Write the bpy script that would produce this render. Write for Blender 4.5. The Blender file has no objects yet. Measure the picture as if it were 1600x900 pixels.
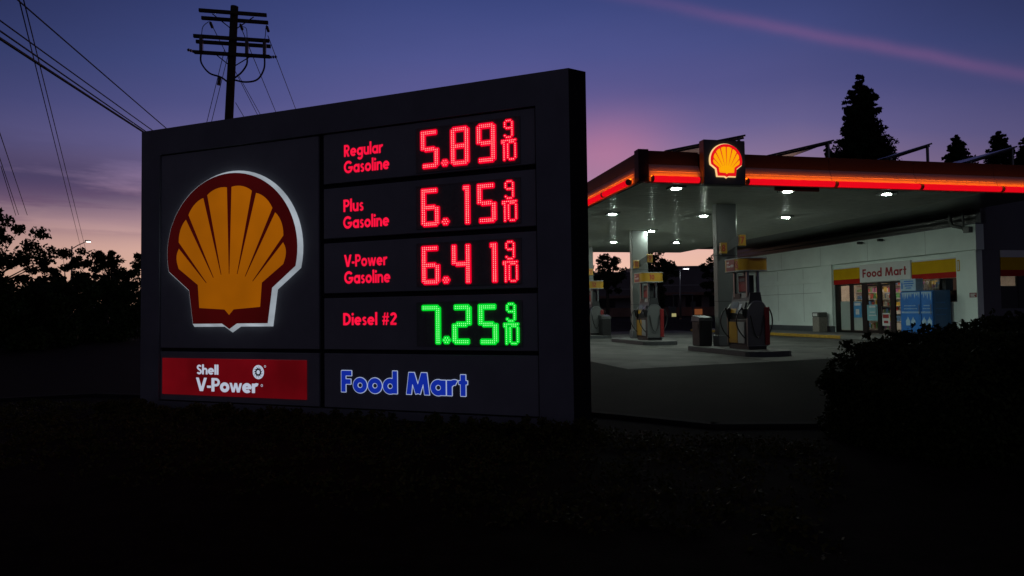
import bpy, math, random
import numpy as np
from mathutils import Matrix, Vector
rnd = random.Random(7)
C = bpy.context.scene.collection
scn = bpy.context.scene
R = math.radians

# ------------------------------------------------------------------ camera
F, PITCH, ROLL, CAMH = 1067.8, .0354922, .0134079, 1.3
fw = Vector((0, math.cos(PITCH), math.sin(PITCH)))
up0 = Vector((0, -math.sin(PITCH), math.cos(PITCH)))
ri = Vector((1, 0, 0))
rt = math.cos(ROLL)*ri - math.sin(ROLL)*up0
up = math.cos(ROLL)*up0 + math.sin(ROLL)*ri
cam_data = bpy.data.cameras.new('camera')
cam_data.sensor_width = 36.0
cam_data.lens = 36.0*F/1600.0
cam_data.clip_start = .05
cam_data.clip_end = 3000
cam = bpy.data.objects.new('camera', cam_data)
M = Matrix((rt, up, -fw)).transposed().to_4x4()
M.translation = Vector((0, 0, CAMH))
cam.matrix_world = M
C.objects.link(cam)
scn.camera = cam
scn.render.resolution_x, scn.render.resolution_y = 1024, 576
vs = scn.view_settings
vs.view_transform = 'Standard'
vs.look = 'None'
vs.exposure = 0.0
vs.gamma = 1.0
vs.use_curve_mapping = False
scn.cycles.use_denoising = True
scn.cycles.max_bounces = 6
scn.cycles.transparent_max_bounces = 12
scn.cycles.sample_clamp_indirect = 4.0


def lin(r, g, b):
    f = lambda c: (c/255/12.92) if c/255 <= .04045 else ((c/255+.055)/1.055)**2.4
    return (f(r), f(g), f(b), 1.0)


# ------------------------------------------------------------------ dusk sky (direction based: same from anywhere)
world = bpy.data.worlds.new('World')
scn.world = world
world.use_nodes = True
wt = world.node_tree
wn, wl = wt.nodes, wt.links
wn.clear()


def wmath(op, a, b=None, c=None, clamp=False):
    n = wn.new('ShaderNodeMath')
    n.operation = op
    n.use_clamp = clamp
    for i, v in enumerate((a, b, c)):
        if v is None:
            continue
        if isinstance(v, (int, float)):
            n.inputs[i].default_value = v
        else:
            wl.new(v, n.inputs[i])
    return n.outputs[0]


def wramp(fac, stops, interp='LINEAR'):
    n = wn.new('ShaderNodeValToRGB')
    cr = n.color_ramp
    cr.interpolation = interp
    while len(cr.elements) < len(stops):
        cr.elements.new(.5)
    for e, (p, c) in zip(cr.elements, stops):
        e.position = p
        e.color = c
    wl.new(fac, n.inputs[0])
    return n.outputs[0]


def wmix(fac, a, b, mode='MIX'):
    n = wn.new('ShaderNodeMix')
    n.data_type = 'RGBA'
    n.blend_type = mode
    for sock, v in ((n.inputs[0], fac), (n.inputs[6], a), (n.inputs[7], b)):
        if isinstance(v, (int, float)):
            sock.default_value = v
        elif isinstance(v, tuple):
            sock.default_value = v
        else:
            wl.new(v, sock)
    return n.outputs[2]


tc = wn.new('ShaderNodeTexCoord')
nrm = wn.new('ShaderNodeVectorMath')
nrm.operation = 'NORMALIZE'
wl.new(tc.outputs['Generated'], nrm.inputs[0])
sep = wn.new('ShaderNodeSeparateXYZ')
wl.new(nrm.outputs[0], sep.inputs[0])
X, Y, Z = sep.outputs
Zs = wmath('ADD', Z, wmath('MULTIPLY', wmath('MAXIMUM', wmath('SUBTRACT', X, .38), 0.0), .25))
Zs = wmath('ADD', Zs, wmath('MULTIPLY', wmath('MULTIPLY', wmath('MAXIMUM', wmath('SUBTRACT', wmath('MULTIPLY', X, -1.0), .2), 0.0), .12), wmath('MULTIPLY', wmath('MAXIMUM', wmath('SUBTRACT', Z, .10), 0.0), 10.0, clamp=True)))
base = wramp(Zs, [(0.0, lin(246, 190, 158)), (.05, lin(244, 194, 170)), (.085, lin(236, 188, 174)), (.13, lin(196, 157, 165)),
                 (.19, lin(150, 124, 158)), (.25, lin(108, 101, 151)), (.30, lin(85, 87, 142)), (.35, lin(71, 81, 138)),
                 (.42, lin(58, 69, 124)), (.52, lin(26, 33, 66)), (.7, lin(18, 22, 38)), (1.0, lin(14, 17, 30))])
# the glow lies ahead: the sky dims to both sides and behind
side = wmath('MULTIPLY', wmath('MULTIPLY', X, X), 1.0)
coef = wmath('ADD', 1.1, wmath('MULTIPLY', wmath('MINIMUM', wmath('MAXIMUM', wmath('SUBTRACT', Z, .25), 0.0), .2), 5.0))
dim = wmath('MAXIMUM', wmath('SUBTRACT', 1.02, wmath('MULTIPLY', side, coef)), .12)
back = wmath('MULTIPLY', wmath('MAXIMUM', wmath('MULTIPLY', Y, -1.0), 0.0), .9)
dim = wmath('MAXIMUM', wmath('SUBTRACT', dim, back), .09)
col = wmix(1.0, base, dim, 'MULTIPLY')
# opposite the glow the low sky is slate blue
col = wmix(wmath('MULTIPLY', wmath('MAXIMUM', wmath('MULTIPLY', Y, -1.0), 0.0), 2.2, clamp=True), col, lin(56, 54, 68))


def gauss(cx, cz, sx, sz):
    dx = wmath('DIVIDE', wmath('SUBTRACT', X, cx), sx)
    dz = wmath('DIVIDE', wmath('SUBTRACT', Z, cz), sz)
    d = wmath('ADD', wmath('MULTIPLY', dx, dx), wmath('MULTIPLY', dz, dz))
    return wmath('MULTIPLY', wmath('POWER', 2.718, wmath('MULTIPLY', d, -1.0)), wmath('GREATER_THAN', Y, 0.0))


def wnoise(scale, sx, sy, sz, detail=5, rough=.55, off=0.0):
    mp = wn.new('ShaderNodeMapping')
    mp.inputs['Scale'].default_value = (sx, sy, sz)
    mp.inputs['Location'].default_value = (off, off*.7, off*.3)
    wl.new(nrm.outputs[0], mp.inputs[0])
    n = wn.new('ShaderNodeTexNoise')
    n.inputs['Scale'].default_value = scale
    n.inputs['Detail'].default_value = detail
    n.inputs['Roughness'].default_value = rough
    wl.new(mp.outputs[0], n.inputs['Vector'])
    return n.outputs[0]


# rosy patch low beside the price sign and a wide faint one
col = wmix(wmath('MULTIPLY', gauss(.135, .225, .09, .05), .55), col, lin(196, 122, 152))
col = wmix(wmath('MULTIPLY', gauss(.05, .33, .30, .055), wmath('MULTIPLY', wnoise(2.2, 1, 1, 3, 3), .24)), col, lin(120, 92, 146))
# thin dark cloud bars low at one side
n1 = wnoise(3.0, 1.0, 1.0, 6.5, 6, .6, 3.1)
m1 = wmath('MULTIPLY', wmath('SMOOTH_MIN', wmath('MULTIPLY', wmath('MAXIMUM', wmath('SUBTRACT', n1, .40), 0.0), 7.0), 1.0, .2), gauss(-.58, .168, .26, .036), clamp=True)
col = wmix(wmath('MULTIPLY', m1, .85), col, lin(62, 56, 92))
n2 = wnoise(4.2, 1.0, 1.0, 9.0, 6, .6, 8.4)
m2 = wmath('MULTIPLY', wmath('MULTIPLY', wmath('MAXIMUM', wmath('SUBTRACT', n2, .44), 0.0), 7.0, clamp=True), gauss(-.50, .132, .16, .024), clamp=True)
col = wmix(wmath('MULTIPLY', m2, .75), col, lin(92, 64, 98))
# rosy contrail: a band along a great circle through two directions
def dirpx(x, y):
    v = rt*((x-800)/F) - up*((y-450)/F) + fw
    return v.normalized()
d0, d1 = dirpx(985, -4), dirpx(1560, 110)
gn = d0.cross(d1).normalized()
dot = wn.new('ShaderNodeVectorMath')
dot.operation = 'DOT_PRODUCT'
wl.new(nrm.outputs[0], dot.inputs[0])
dot.inputs[1].default_value = gn
wob = wmath('MULTIPLY', wmath('SUBTRACT', wnoise(7, 1, 1, 1, 4), .5), .012)
dd = wmath('DIVIDE', wmath('ADD', dot.outputs['Value'], wob), .0075)
band = wmath('POWER', 2.718, wmath('MULTIPLY', wmath('MULTIPLY', dd, dd), -1.0))
vert_band = wmath('MULTIPLY', wmath('GREATER_THAN', Y, 0.0), gauss(.46, .36, .30, .25))
bn = wmath('ADD', .35, wmath('MULTIPLY', wnoise(9, 1, 1, 1, 5), .8))
col = wmix(wmath('MULTIPLY', wmath('MULTIPLY', band, bn), wmath('MULTIPLY', vert_band, .46)), col, lin(140, 92, 138))
# faint uneven high haze
hz = wmath('ADD', .93, wmath('MULTIPLY', wnoise(2.6, 1, 1, 4.5, 6, .6, 1.7), .14))
col = wmix(1.0, col, hz, 'MULTIPLY')
bg1 = wn.new('ShaderNodeBackground')
wl.new(col, bg1.inputs[0])
bg1.inputs[1].default_value = 1.0
sky = wn.new('ShaderNodeTexSky')
sky.sky_type = 'NISHITA'
sky.sun_disc = False
sky.sun_elevation = R(-4)
sky.sun_rotation = R(8)
bg2 = wn.new('ShaderNodeBackground')
wl.new(sky.outputs[0], bg2.inputs[0])
bg2.inputs[1].default_value = .02
add = wn.new('ShaderNodeAddShader')
wl.new(bg1.outputs[0], add.inputs[0])
wl.new(bg2.outputs[0], add.inputs[1])
wo = wn.new('ShaderNodeOutputWorld')
wl.new(add.outputs[0], wo.inputs[0])
# last afterglow: a very weak, wide lamp low over the horizon
sun_d = bpy.data.lights.new('afterglow', 'SUN')
sun_d.energy = .02
sun_d.angle = R(30)
sun_d.color = (1, .72, .66)
sun = bpy.data.objects.new('afterglow', sun_d)
sun.rotation_euler = (R(84), 0, R(180-8))
C.objects.link(sun)

# ------------------------------------------------------------------ materials
MATS = {}


def mat(name, col, rough=.6, metal=0.0, var=.12, scale=6.0, bump=0.0, bscale=40.0, spec=.5, coat=0.0):
    if name in MATS:
        return MATS[name]
    m = bpy.data.materials.new(name)
    m.use_nodes = True
    nt = m.node_tree
    b = nt.nodes['Principled BSDF']
    c = tuple(col[:3])
    b.inputs['Roughness'].default_value = rough
    b.inputs['Metallic'].default_value = metal
    b.inputs['Specular IOR Level'].default_value = spec
    b.inputs['Coat Weight'].default_value = coat
    t = nt.nodes.new('ShaderNodeTexCoord')
    n = nt.nodes.new('ShaderNodeTexNoise')
    n.inputs['Scale'].default_value = scale
    n.inputs['Detail'].default_value = 6
    n.inputs['Roughness'].default_value = .65
    nt.links.new(t.outputs['Object'], n.inputs['Vector'])
    r = nt.nodes.new('ShaderNodeValToRGB')
    r.color_ramp.elements[0].position = .3
    r.color_ramp.elements[1].position = .7
    r.color_ramp.elements[0].color = tuple(v*(1-var) for v in c)+(1,)
    r.color_ramp.elements[1].color = tuple(min(1, v*(1+var)) for v in c)+(1,)
    nt.links.new(n.outputs[0], r.inputs[0])
    nt.links.new(r.outputs[0], b.inputs['Base Color'])
    if bump:
        n2 = nt.nodes.new('ShaderNodeTexNoise')
        n2.inputs['Scale'].default_value = bscale
        n2.inputs['Detail'].default_value = 4
        nt.links.new(t.outputs['Object'], n2.inputs['Vector'])
        bp = nt.nodes.new('ShaderNodeBump')
        bp.inputs['Strength'].default_value = bump
        bp.inputs['Distance'].default_value = .02
        nt.links.new(n2.outputs[0], bp.inputs['Height'])
        nt.links.new(bp.outputs[0], b.inputs['Normal'])
    MATS[name] = m
    return m


def emit(name, col, strength=1.0, sample=True, base=None, var=0.0, vscale=2.0, gloss=0.0):
    if name in MATS:
        return MATS[name]
    m = bpy.data.materials.new(name)
    m.use_nodes = True
    nt = m.node_tree
    b = nt.nodes['Principled BSDF']
    b.inputs['Base Color'].default_value = tuple(base or (.02, .02, .02))[:3]+(1,)
    b.inputs['Roughness'].default_value = .25 if gloss else .6
    b.inputs['Specular IOR Level'].default_value = gloss
    b.inputs['Emission Strength'].default_value = strength
    if var:
        t = nt.nodes.new('ShaderNodeTexCoord')
        n = nt.nodes.new('ShaderNodeTexNoise')
        n.inputs['Scale'].default_value = vscale
        n.inputs['Detail'].default_value = 3
        nt.links.new(t.outputs['Object'], n.inputs['Vector'])
        r = nt.nodes.new('ShaderNodeValToRGB')
        r.color_ramp.elements[0].position = .3
        r.color_ramp.elements[1].position = .7
        r.color_ramp.elements[0].color = tuple(v*(1-var) for v in col[:3])+(1,)
        r.color_ramp.elements[1].color = tuple(v*(1+var) for v in col[:3])+(1,)
        nt.links.new(n.outputs[0], r.inputs[0])
        nt.links.new(r.outputs[0], b.inputs['Emission Color'])
    else:
        b.inputs['Emission Color'].default_value = tuple(col[:3])+(1,)
    if not sample:
        m.cycles.emission_sampling = 'NONE'
    MATS[name] = m
    return m


def ribbed(name, col, rough, axis, period, strength=.4, metal=0.0, spec=.5):
    """painted sheet metal with shallow ribs"""
    m = mat(name, col, rough, metal, .1, 3.0, spec=spec)
    nt = m.node_tree
    b = nt.nodes['Principled BSDF']
    t = nt.nodes.new('ShaderNodeTexCoord')
    w = nt.nodes.new('ShaderNodeTexWave')
    w.wave_type = 'BANDS'
    w.bands_direction = axis
    w.wave_profile = 'SIN'
    w.inputs['Scale'].default_value = 2*math.pi/period/20.0
    w.inputs['Distortion'].default_value = .25
    w.inputs['Detail'].default_value = 1
    nt.links.new(t.outputs['Object'], w.inputs['Vector'])
    bp = nt.nodes.new('ShaderNodeBump')
    bp.inputs['Strength'].default_value = strength
    bp.inputs['Distance'].default_value = .02
    nt.links.new(w.outputs['Fac'], bp.inputs['Height'])
    nt.links.new(bp.outputs[0], b.inputs['Normal'])
    return m


def leafmat(name, col, var=.4):
    if name in MATS:
        return MATS[name]
    m = mat(name, col, .6, 0, var, 1.6, spec=.02)
    return m


def glassmat(name, tint=(.85, .9, .9), refl=.09):
    if name in MATS:
        return MATS[name]
    m = bpy.data.materials.new(name)
    m.use_nodes = True
    nt = m.node_tree
    nt.nodes.clear()
    o = nt.nodes.new('ShaderNodeOutputMaterial')
    mx = nt.nodes.new('ShaderNodeMixShader')
    tr = nt.nodes.new('ShaderNodeBsdfTransparent')
    gl = nt.nodes.new('ShaderNodeBsdfGlossy')
    tr.inputs[0].default_value = tint+(1,)
    gl.inputs['Roughness'].default_value = .03
    mx.inputs[0].default_value = refl
    nt.links.new(tr.outputs[0], mx.inputs[1])
    nt.links.new(gl.outputs[0], mx.inputs[2])
    nt.links.new(mx.outputs[0], o.inputs[0])
    MATS[name] = m
    return m


# ------------------------------------------------------------------ mesh helpers
class MB:
    def __init__(s):
        s.v, s.f, s.m = [], [], []

    def poly(s, pts, mi=0):
        i = len(s.v)
        s.v += [tuple(p) for p in pts]
        s.f.append(tuple(range(i, i+len(pts))))
        s.m.append(mi)

    def box(s, x0, x1, y0, y1, z0, z1, mi=0, bev=0.0):
        if x0 > x1: x0, x1 = x1, x0
        if y0 > y1: y0, y1 = y1, y0
        if bev <= 0:
            i = len(s.v)
            s.v += [(x0, y0, z0), (x1, y0, z0), (x1, y1, z0), (x0, y1, z0), (x0, y0, z1), (x1, y0, z1), (x1, y1, z1), (x0, y1, z1)]
            for q in ((3, 2, 1, 0), (4, 5, 6, 7), (0, 1, 5, 4), (1, 2, 6, 5), (2, 3, 7, 6), (3, 0, 4, 7)):
                s.f.append(tuple(i+k for k in q))
                s.m.append(mi)
        else:
            b = bev
            ring = lambda d: [(x0+d, y0), (x1-d, y0), (x1, y0+d), (x1, y1-d), (x1-d, y1), (x0+d, y1), (x0, y1-d), (x0, y0+d)]
            inn = [(x0+b, y0+b), (x1-b, y0+b), (x1-b, y0+b), (x1-b, y1-b), (x1-b, y1-b), (x0+b, y1-b), (x0+b, y1-b), (x0+b, y0+b)]
            rows = [[(p[0], p[1], z0) for p in inn], [(p[0], p[1], z0+b) for p in ring(b)], [(p[0], p[1], z1-b) for p in ring(b)], [(p[0], p[1], z1) for p in inn]]
            i = len(s.v)
            for rw in rows:
                s.v += rw
            for k in range(3):
                for j in range(8):
                    a, c = i+k*8+j, i+k*8+(j+1) % 8
                    s.f.append((a, c, c+8, a+8))
                    s.m.append(mi)
            s.f.append(tuple(i+j for j in (7, 5, 3, 1)))
            s.m.append(mi)
            s.f.append(tuple(i+24+j for j in (1, 3, 5, 7)))
            s.m.append(mi)

    def prism(s, outline, z0, z1, mi=0, mtop=None):
        """outline: ccw (x, y) list extruded along z"""
        n = len(outline)
        i = len(s.v)
        s.v += [(x, y, z0) for x, y in outline]+[(x, y, z1) for x, y in outline]
        s.f.append(tuple(i+n-1-k for k in range(n)))
        s.m.append(mi)
        s.f.append(tuple(i+n+k for k in range(n)))
        s.m.append(mi if mtop is None else mtop)
        for k in range(n):
            j = (k+1) % n
            s.f.append((i+k, i+j, i+n+j, i+n+k))
            s.m.append(mi)

    def prism_y(s, outline, y0, y1, mi=0, inset=0.0):
        """outline: (x, z) list, front face at y0 (towards -y), back at y1"""
        n = len(outline)
        i = len(s.v)
        cx = sum(p[0] for p in outline)/n
        cz = sum(p[1] for p in outline)/n
        s.v += [(x, y0, z) for x, z in outline]+[(x, y1, z) for x, z in outline]
        s.f.append(tuple(i+k for k in range(n)))
        s.m.append(mi)
        s.f.append(tuple(i+n+n-1-k for k in range(n)))
        s.m.append(mi)
        for k in range(n):
            j = (k+1) % n
            s.f.append((i+k, i+n+k, i+n+j, i+j))
            s.m.append(mi)

    def tube(s, pts, r, n=6, mi=0, r2=None, cap=True):
        pts = [Vector(p) for p in pts]
        m = len(pts)
        i = len(s.v)
        prev = None
        for k, p in enumerate(pts):
            d = (pts[min(k+1, m-1)]-pts[max(k-1, 0)]).normalized()
            if prev is None:
                a = Vector((0, 0, 1)) if abs(d.z) < .9 else Vector((1, 0, 0))
                u = d.cross(a).normalized()
            else:
                u = (prev-d*prev.dot(d)).normalized()
            prev = u
            w = d.cross(u)
            rr = r if r2 is None else r+(r2-r)*k/(m-1)
            for j in range(n):
                t = 2*math.pi*j/n
                s.v.append(tuple(p+u*(rr*math.cos(t))+w*(rr*math.sin(t))))
        for k in range(m-1):
            for j in range(n):
                a, b = i+k*n+j, i+k*n+(j+1) % n
                s.f.append((a, b, b+n, a+n))
                s.m.append(mi)
        if cap:
            s.f.append(tuple(i+n-1-j for j in range(n)))
            s.m.append(mi)
            s.f.append(tuple(i+(m-1)*n+j for j in range(n)))
            s.m.append(mi)

    def dome(s, c, r, axis=(0, -1, 0), n=6, h=None):
        """small half ball looking along axis"""
        h = h or r
        a = Vector(axis).normalized()
        u = a.cross(Vector((0, 0, 1)) if abs(a.z) < .9 else Vector((1, 0, 0))).normalized()
        w = a.cross(u)
        c = Vector(c)
        i = len(s.v)
        for rr, hh in ((1, 0), (.75, .66)):
            for j in range(n):
                t = 2*math.pi*j/n
                s.v.append(tuple(c+u*(r*rr*math.cos(t))+w*(r*rr*math.sin(t))+a*(h*hh)))
        s.v.append(tuple(c+a*h))
        for j in range(n):
            k = (j+1) % n
            s.f.append((i+j, i+k, i+n+k, i+n+j))
            s.f.append((i+n+j, i+n+k, i+2*n))
            s.m += [0, 0]

    def add(s, verts, faces, mi=0):
        i = len(s.v)
        s.v += verts
        s.f += [tuple(i+k for k in f) for f in faces]
        s.m += [mi]*len(faces)

    def build(s, name, mats, parent=None, smooth=False, loc=None, rotz=0.0, autosmooth=None):
        me = bpy.data.meshes.new(name)
        me.from_pydata(s.v, [], s.f)
        if not isinstance(mats, (list, tuple)):
            mats = [mats]
        for m in mats:
            me.materials.append(m)
        if len(mats) > 1:
            me.polygons.foreach_set('material_index', s.m)
        if smooth or autosmooth:
            me.polygons.foreach_set('use_smooth', [True]*len(me.polygons))
            if autosmooth:
                me.set_sharp_from_angle(angle=R(autosmooth))
        me.update()
        o = bpy.data.objects.new(name, me)
        C.objects.link(o)
        if parent is not None:
            o.parent = parent
        if loc is not None:
            o.location = loc
        o.rotation_euler = (0, 0, rotz)
        return o


def tag(o, label=None, cat=None, group=None, kind=None):
    if label: o['label'] = label
    if cat: o['category'] = cat
    if group: o['group'] = group
    if kind: o['kind'] = kind
    return o


def thing(name, label, cat, loc=(0, 0, 0), rotz=0.0, group=None):
    o = bpy.data.objects.new(name, None)
    C.objects.link(o)
    o.empty_display_size = .2
    o.location = loc
    o.rotation_euler = (0, 0, rotz)
    return tag(o, label, cat, group)


def kids(o):
    return [c for c in bpy.data.objects if c.parent == o]


def copy_tree(o, parent=None):
    c = o.copy()
    C.objects.link(c)
    if parent is not None:
        c.parent = parent
    for k in kids(o):
        copy_tree(k, c)
    return c


# ------------------------------------------------------------------ shapes cut from distance fields (letters, LED glow plates)
def march(Fd, x0, z0, d, y=0.0, sx=1.0, thick=0.0, ox=0.0, oz=0.0, s=1.0, shear=0.0):
    """field > 0 is inside; returns verts, faces in the x-z plane at y, front towards -y; thick extrudes towards +y"""
    nz, nx = Fd.shape
    verts, faces, idx, walls = [], [], {}, []

    def V(px, pz, key):
        k = idx.get(key)
        if k is None:
            k = len(verts)
            idx[key] = k
            xx, zz = x0+px*d, z0+pz*d
            verts.append((ox+(xx+zz*shear)*s*sx, y, oz+zz*s))
        return k
    ins = Fd > 0
    cnt = ins[:-1, :-1].astype(int)+ins[:-1, 1:]+ins[1:, 1:]+ins[1:, :-1]
    for i in range(nz-1):
        row = cnt[i]
        if not row.any():
            continue
        j = 0
        while j < nx-1:
            c = row[j]
            if c == 0:
                j += 1
                continue
            if c == 4:
                k = j
                while k < nx-1 and row[k] == 4:
                    k += 1
                faces.append((V(j, i, (j, i)), V(k, i, (k, i)), V(k, i+1, (k, i+1)), V(j, i+1, (j, i+1))))
                j = k
                continue
            cs = ((j, i), (j+1, i), (j+1, i+1), (j, i+1))
            pl = []
            for q in range(4):
                a, b = cs[q], cs[(q+1) % 4]
                fa, fb = Fd[a[1], a[0]], Fd[b[1], b[0]]
                if fa > 0:
                    pl.append((V(a[0], a[1], a), 0))
                if (fa > 0) != (fb > 0):
                    t = fa/(fa-fb)
                    key = (min(a, b), max(a, b))
                    pl.append((V(a[0]+(b[0]-a[0])*t, a[1]+(b[1]-a[1])*t, key), 1))
            if len(pl) >= 3:
                faces.append(tuple(p[0] for p in pl))
                if thick:
                    for q in range(len(pl)):
                        if pl[q][1] and pl[(q+1) % len(pl)][1]:
                            walls.append((pl[q][0], pl[(q+1) % len(pl)][0]))
            j += 1
    if thick:
        back = {}
        for a, b in walls:
            for k in (a, b):
                if k not in back:
                    back[k] = len(verts)
                    vv = verts[k]
                    verts.append((vv[0], vv[1]+thick, vv[2]))
            faces.append((b, a, back[a], back[b]))
    return verts, faces


XH = .68
def _ring(cx=.34, cy=.34, r=.245, a0=0, a1=360):
    return ('a', cx, cy, r, a0, a1)
# stroke alphabet: ('l' x0 y0 x1 y1 [w]) butt strokes, ('a' cx cy r a0 a1 [w]) arcs, ('c' ...) round-ended strokes; value = (strokes, advance)
GL = {
 'o': ([_ring()], .68), 'a': ([_ring(), ('l', .585, 0, .585, .68)], .68), 'd': ([_ring(), ('l', .585, 0, .585, 1.05)], .68),
 'g': ([_ring(), ('l', .585, .0, .585, .68), ('a', .345, -.02, .24, -150, 0)], .68),
 'e': ([('a', .34, .34, .245, 0, 318), ('l', .12, .34, .665, .34, .15)], .68),
 's': ([('a', .235, .49, .115, 25, 275, .165), ('a', .235, .195, .12, -155, 90, .17), ('l', .16, .345, .31, .345, .13)], .45),
 'r': ([('l', .095, 0, .095, .68), ('a', .33, .40, .2, 62, 165)], .44),
 'n': ([('l', .095, 0, .095, .68), ('a', .315, .40, .2, 0, 180, .185), ('l', .515, 0, .515, .41)], .61),
 'h': ([('l', .095, 0, .095, 1.05), ('a', .315, .40, .2, 0, 180, .185), ('l', .515, 0, .515, .41)], .61),
 'u': ([('l', .095, .27, .095, .68), ('a', .3, .28, .2, 180, 360, .185), ('l', .515, 0, .515, .68)], .61),
 'i': ([('l', .095, 0, .095, .68), ('c', .095, .9, .096, .9, .22)], .19), 'l': ([('l', .095, 0, .095, 1.05)], .19),
 't': ([('l', .2, 0, .2, .95), ('l', .0, .6, .4, .6, .16)], .40),
 'w': ([('l', .06, .74, .28, -.06, .17), ('l', .27, -.06, .47, .74, .17), ('l', .46, .74, .66, -.06, .17), ('l', .65, -.06, .87, .74, .17)], .93, (0, .68)),
 'F': ([('l', .1, 0, .1, 1), ('l', 0, .905, .53, .905), ('l', 0, .5, .49, .5)], .54),
 'M': ([('l', .1, -.05, .23, 1.03), ('l', .23, 1.08, .55, .05), ('l', .55, .05, .87, 1.08), ('l', .87, 1.03, 1.0, -.05)], 1.1, (0, 1)),
 'P': ([('l', .1, 0, .1, 1), ('l', 0, .91, .34, .91, .18), ('a', .33, .69, .22, -90, 90, .18), ('l', 0, .47, .34, .47, .18)], .63),
 'R': ([('l', .1, 0, .1, 1), ('l', 0, .91, .33, .91, .18), ('a', .32, .70, .21, -90, 90, .18), ('l', 0, .49, .33, .49, .18), ('l', .26, .52, .54, -.05, .21)], .64, (0, 1)),
 'D': ([('l', .1, 0, .1, 1), ('l', 0, .905, .26, .905), ('a', .25, .5, .405, -90, 90), ('l', 0, .095, .26, .095)], .77),
 'V': ([('l', .06, 1.05, .40, -.05, .22), ('l', .40, -.05, .74, 1.05, .22)], .80, (0, 1)),
 'G': ([('a', .5, .5, .405, 40, 360), ('l', .5, .44, 1.0, .44, .19)], .98),
 'S': ([('a', .3, .735, .18, 20, 275, .18), ('a', .3, .28, .195, -160, 90, .19), ('l', .2, .52, .4, .5, .15)], .58),
 'N': ([('l', .1, 0, .1, 1), ('l', .1, 1.0, .66, 0, .2), ('l', .66, 0, .66, 1)], .76, (0, 1)),
 'T': ([('l', .29, 0, .29, 1), ('l', 0, .905, .58, .905)], .58),
 'O': ([('a', .5, .5, .405, 0, 360)], 1.0),
 '-': ([('l', 0, .34, .32, .34, .17)], .32), '+': ([('l', 0, .5, .5, .5, .16), ('l', .25, .25, .25, .75, .16)], .5),
 '#': ([('l', .16, 0, .3, 1, .12), ('l', .42, 0, .56, 1, .12), ('l', .04, .34, .66, .34, .12), ('l', .06, .66, .68, .66, .12)], .72),
 '2': ([('a', .3, .70, .21, -25, 165), ('l', .48, .62, .06, .09, .19), ('l', .02, .09, .58, .09, .18)], .60, (0, 1)),
 '1': ([('l', .27, 0, .27, 1), ('l', .02, .86, .24, .95, .16)], .40),
 '0': ([('l', .1, .32, .1, .68), ('l', .5, .32, .5, .68), ('a', .3, .31, .2, 180, 360), ('a', .3, .69, .2, 0, 180)], .62),
 '7': ([('l', 0, .91, .58, .91, .18), ('l', .5, .92, .17, -.02, .2)], .58, (0, 1)),
 '8': ([('a', .3, .735, .17, 0, 360, .18), ('a', .3, .285, .195, 0, 360, .19)], .60),
 '9': ([('a', .3, .68, .215, 0, 360, .19), ('l', .48, .6, .22, -.02, .19)], .60, (0, 1)),
 ' ': ([], .30),
}
_gc = {}


def glyph_field(ch, w=.2, grow=0.0, d=.028):
    key = (ch, w, grow, d)
    if key in _gc:
        return _gc[key]
    g = GL[ch]
    strokes, adv = g[0], g[1]
    x = np.arange(-.2, adv+.22, d)
    z = np.arange(-.45, 1.25, d)
    XX, ZZ = np.meshgrid(x, z)
    best = np.full(XX.shape, -9.0)
    for st in strokes:
        if st[0] in 'lc':
            x0, y0, x1, y1 = st[1:5]
            hw = (st[5] if len(st) > 5 else w)/2
            L = math.hypot(x1-x0, y1-y0)
            ux, uy = (x1-x0)/L, (y1-y0)/L
            t = (XX-x0)*ux+(ZZ-y0)*uy
            nn = np.abs(-(XX-x0)*uy+(ZZ-y0)*ux)
            if st[0] == 'l':
                qx = np.maximum(-t, t-L)
                qy = nn-hw
                dist = np.minimum(np.maximum(qx, qy), 0)+np.hypot(np.maximum(qx, 0), np.maximum(qy, 0))
            else:
                tt = np.clip(t, 0, L)
                dist = np.hypot(XX-x0-ux*tt, ZZ-y0-uy*tt)-hw
        else:
            cx, cy, r, a0, a1 = st[1:6]
            hw = (st[6] if len(st) > 6 else w)/2
            rr = np.hypot(XX-cx, ZZ-cy)
            dist = np.abs(rr-r)-hw
            if a1-a0 < 360:
                am, ah = R((a0+a1)/2), R((a1-a0)/2)
                ang = np.arctan2(ZZ-cy, XX-cx)-am
                ang = np.abs((ang+math.pi) % (2*math.pi)-math.pi)
                dist = np.maximum(dist, np.where(ang-ah > 0, np.maximum((ang-ah)*np.maximum(rr, r*.5), dist), (ang-ah)*rr))
        best = np.maximum(best, -dist)
    if len(g) > 2:
        lo, hi = g[2]
        best = np.minimum(best, np.minimum(ZZ-lo, hi-ZZ))
    best = best+grow
    _gc[key] = (best, -.2, -.45, adv)
    return _gc[key]


def text_mesh(mb, txt, x, z, cap, width=None, w=.2, y=0.0, grow=0.0, track=.07, mi=0, d=.028, thick=0.0):
    nat = sum(GL[c][1]+track for c in txt)-track
    sx = 1.0 if width is None else width/(nat*cap)
    cx = 0.0
    for c in txt:
        if c != ' ':
            Fd, gx, gz, adv = glyph_field(c, w, grow, d)
            v, f = march(Fd, gx, gz, d, y, 1.0, thick)
            mb.add([(x+(cx+p[0])*cap*sx, p[1], z+p[2]*cap) for p in v], f, mi)
        cx += GL[c][1]+track


# ------------------------------------------------------------------ frames of the two built places
ST_O = Vector((3.32, 17.52, 0))
ST_R = .21189
dA = Vector((math.cos(ST_R), math.sin(ST_R), 0))
dB = Vector((-math.sin(ST_R), math.cos(ST_R), 0))
def S(a, b, z=0.0):
    return ST_O+dA*a+dB*b+Vector((0, 0, z))
SG_O = Vector((.6145, 7.0, 0))
SG_R = -.37671

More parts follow.
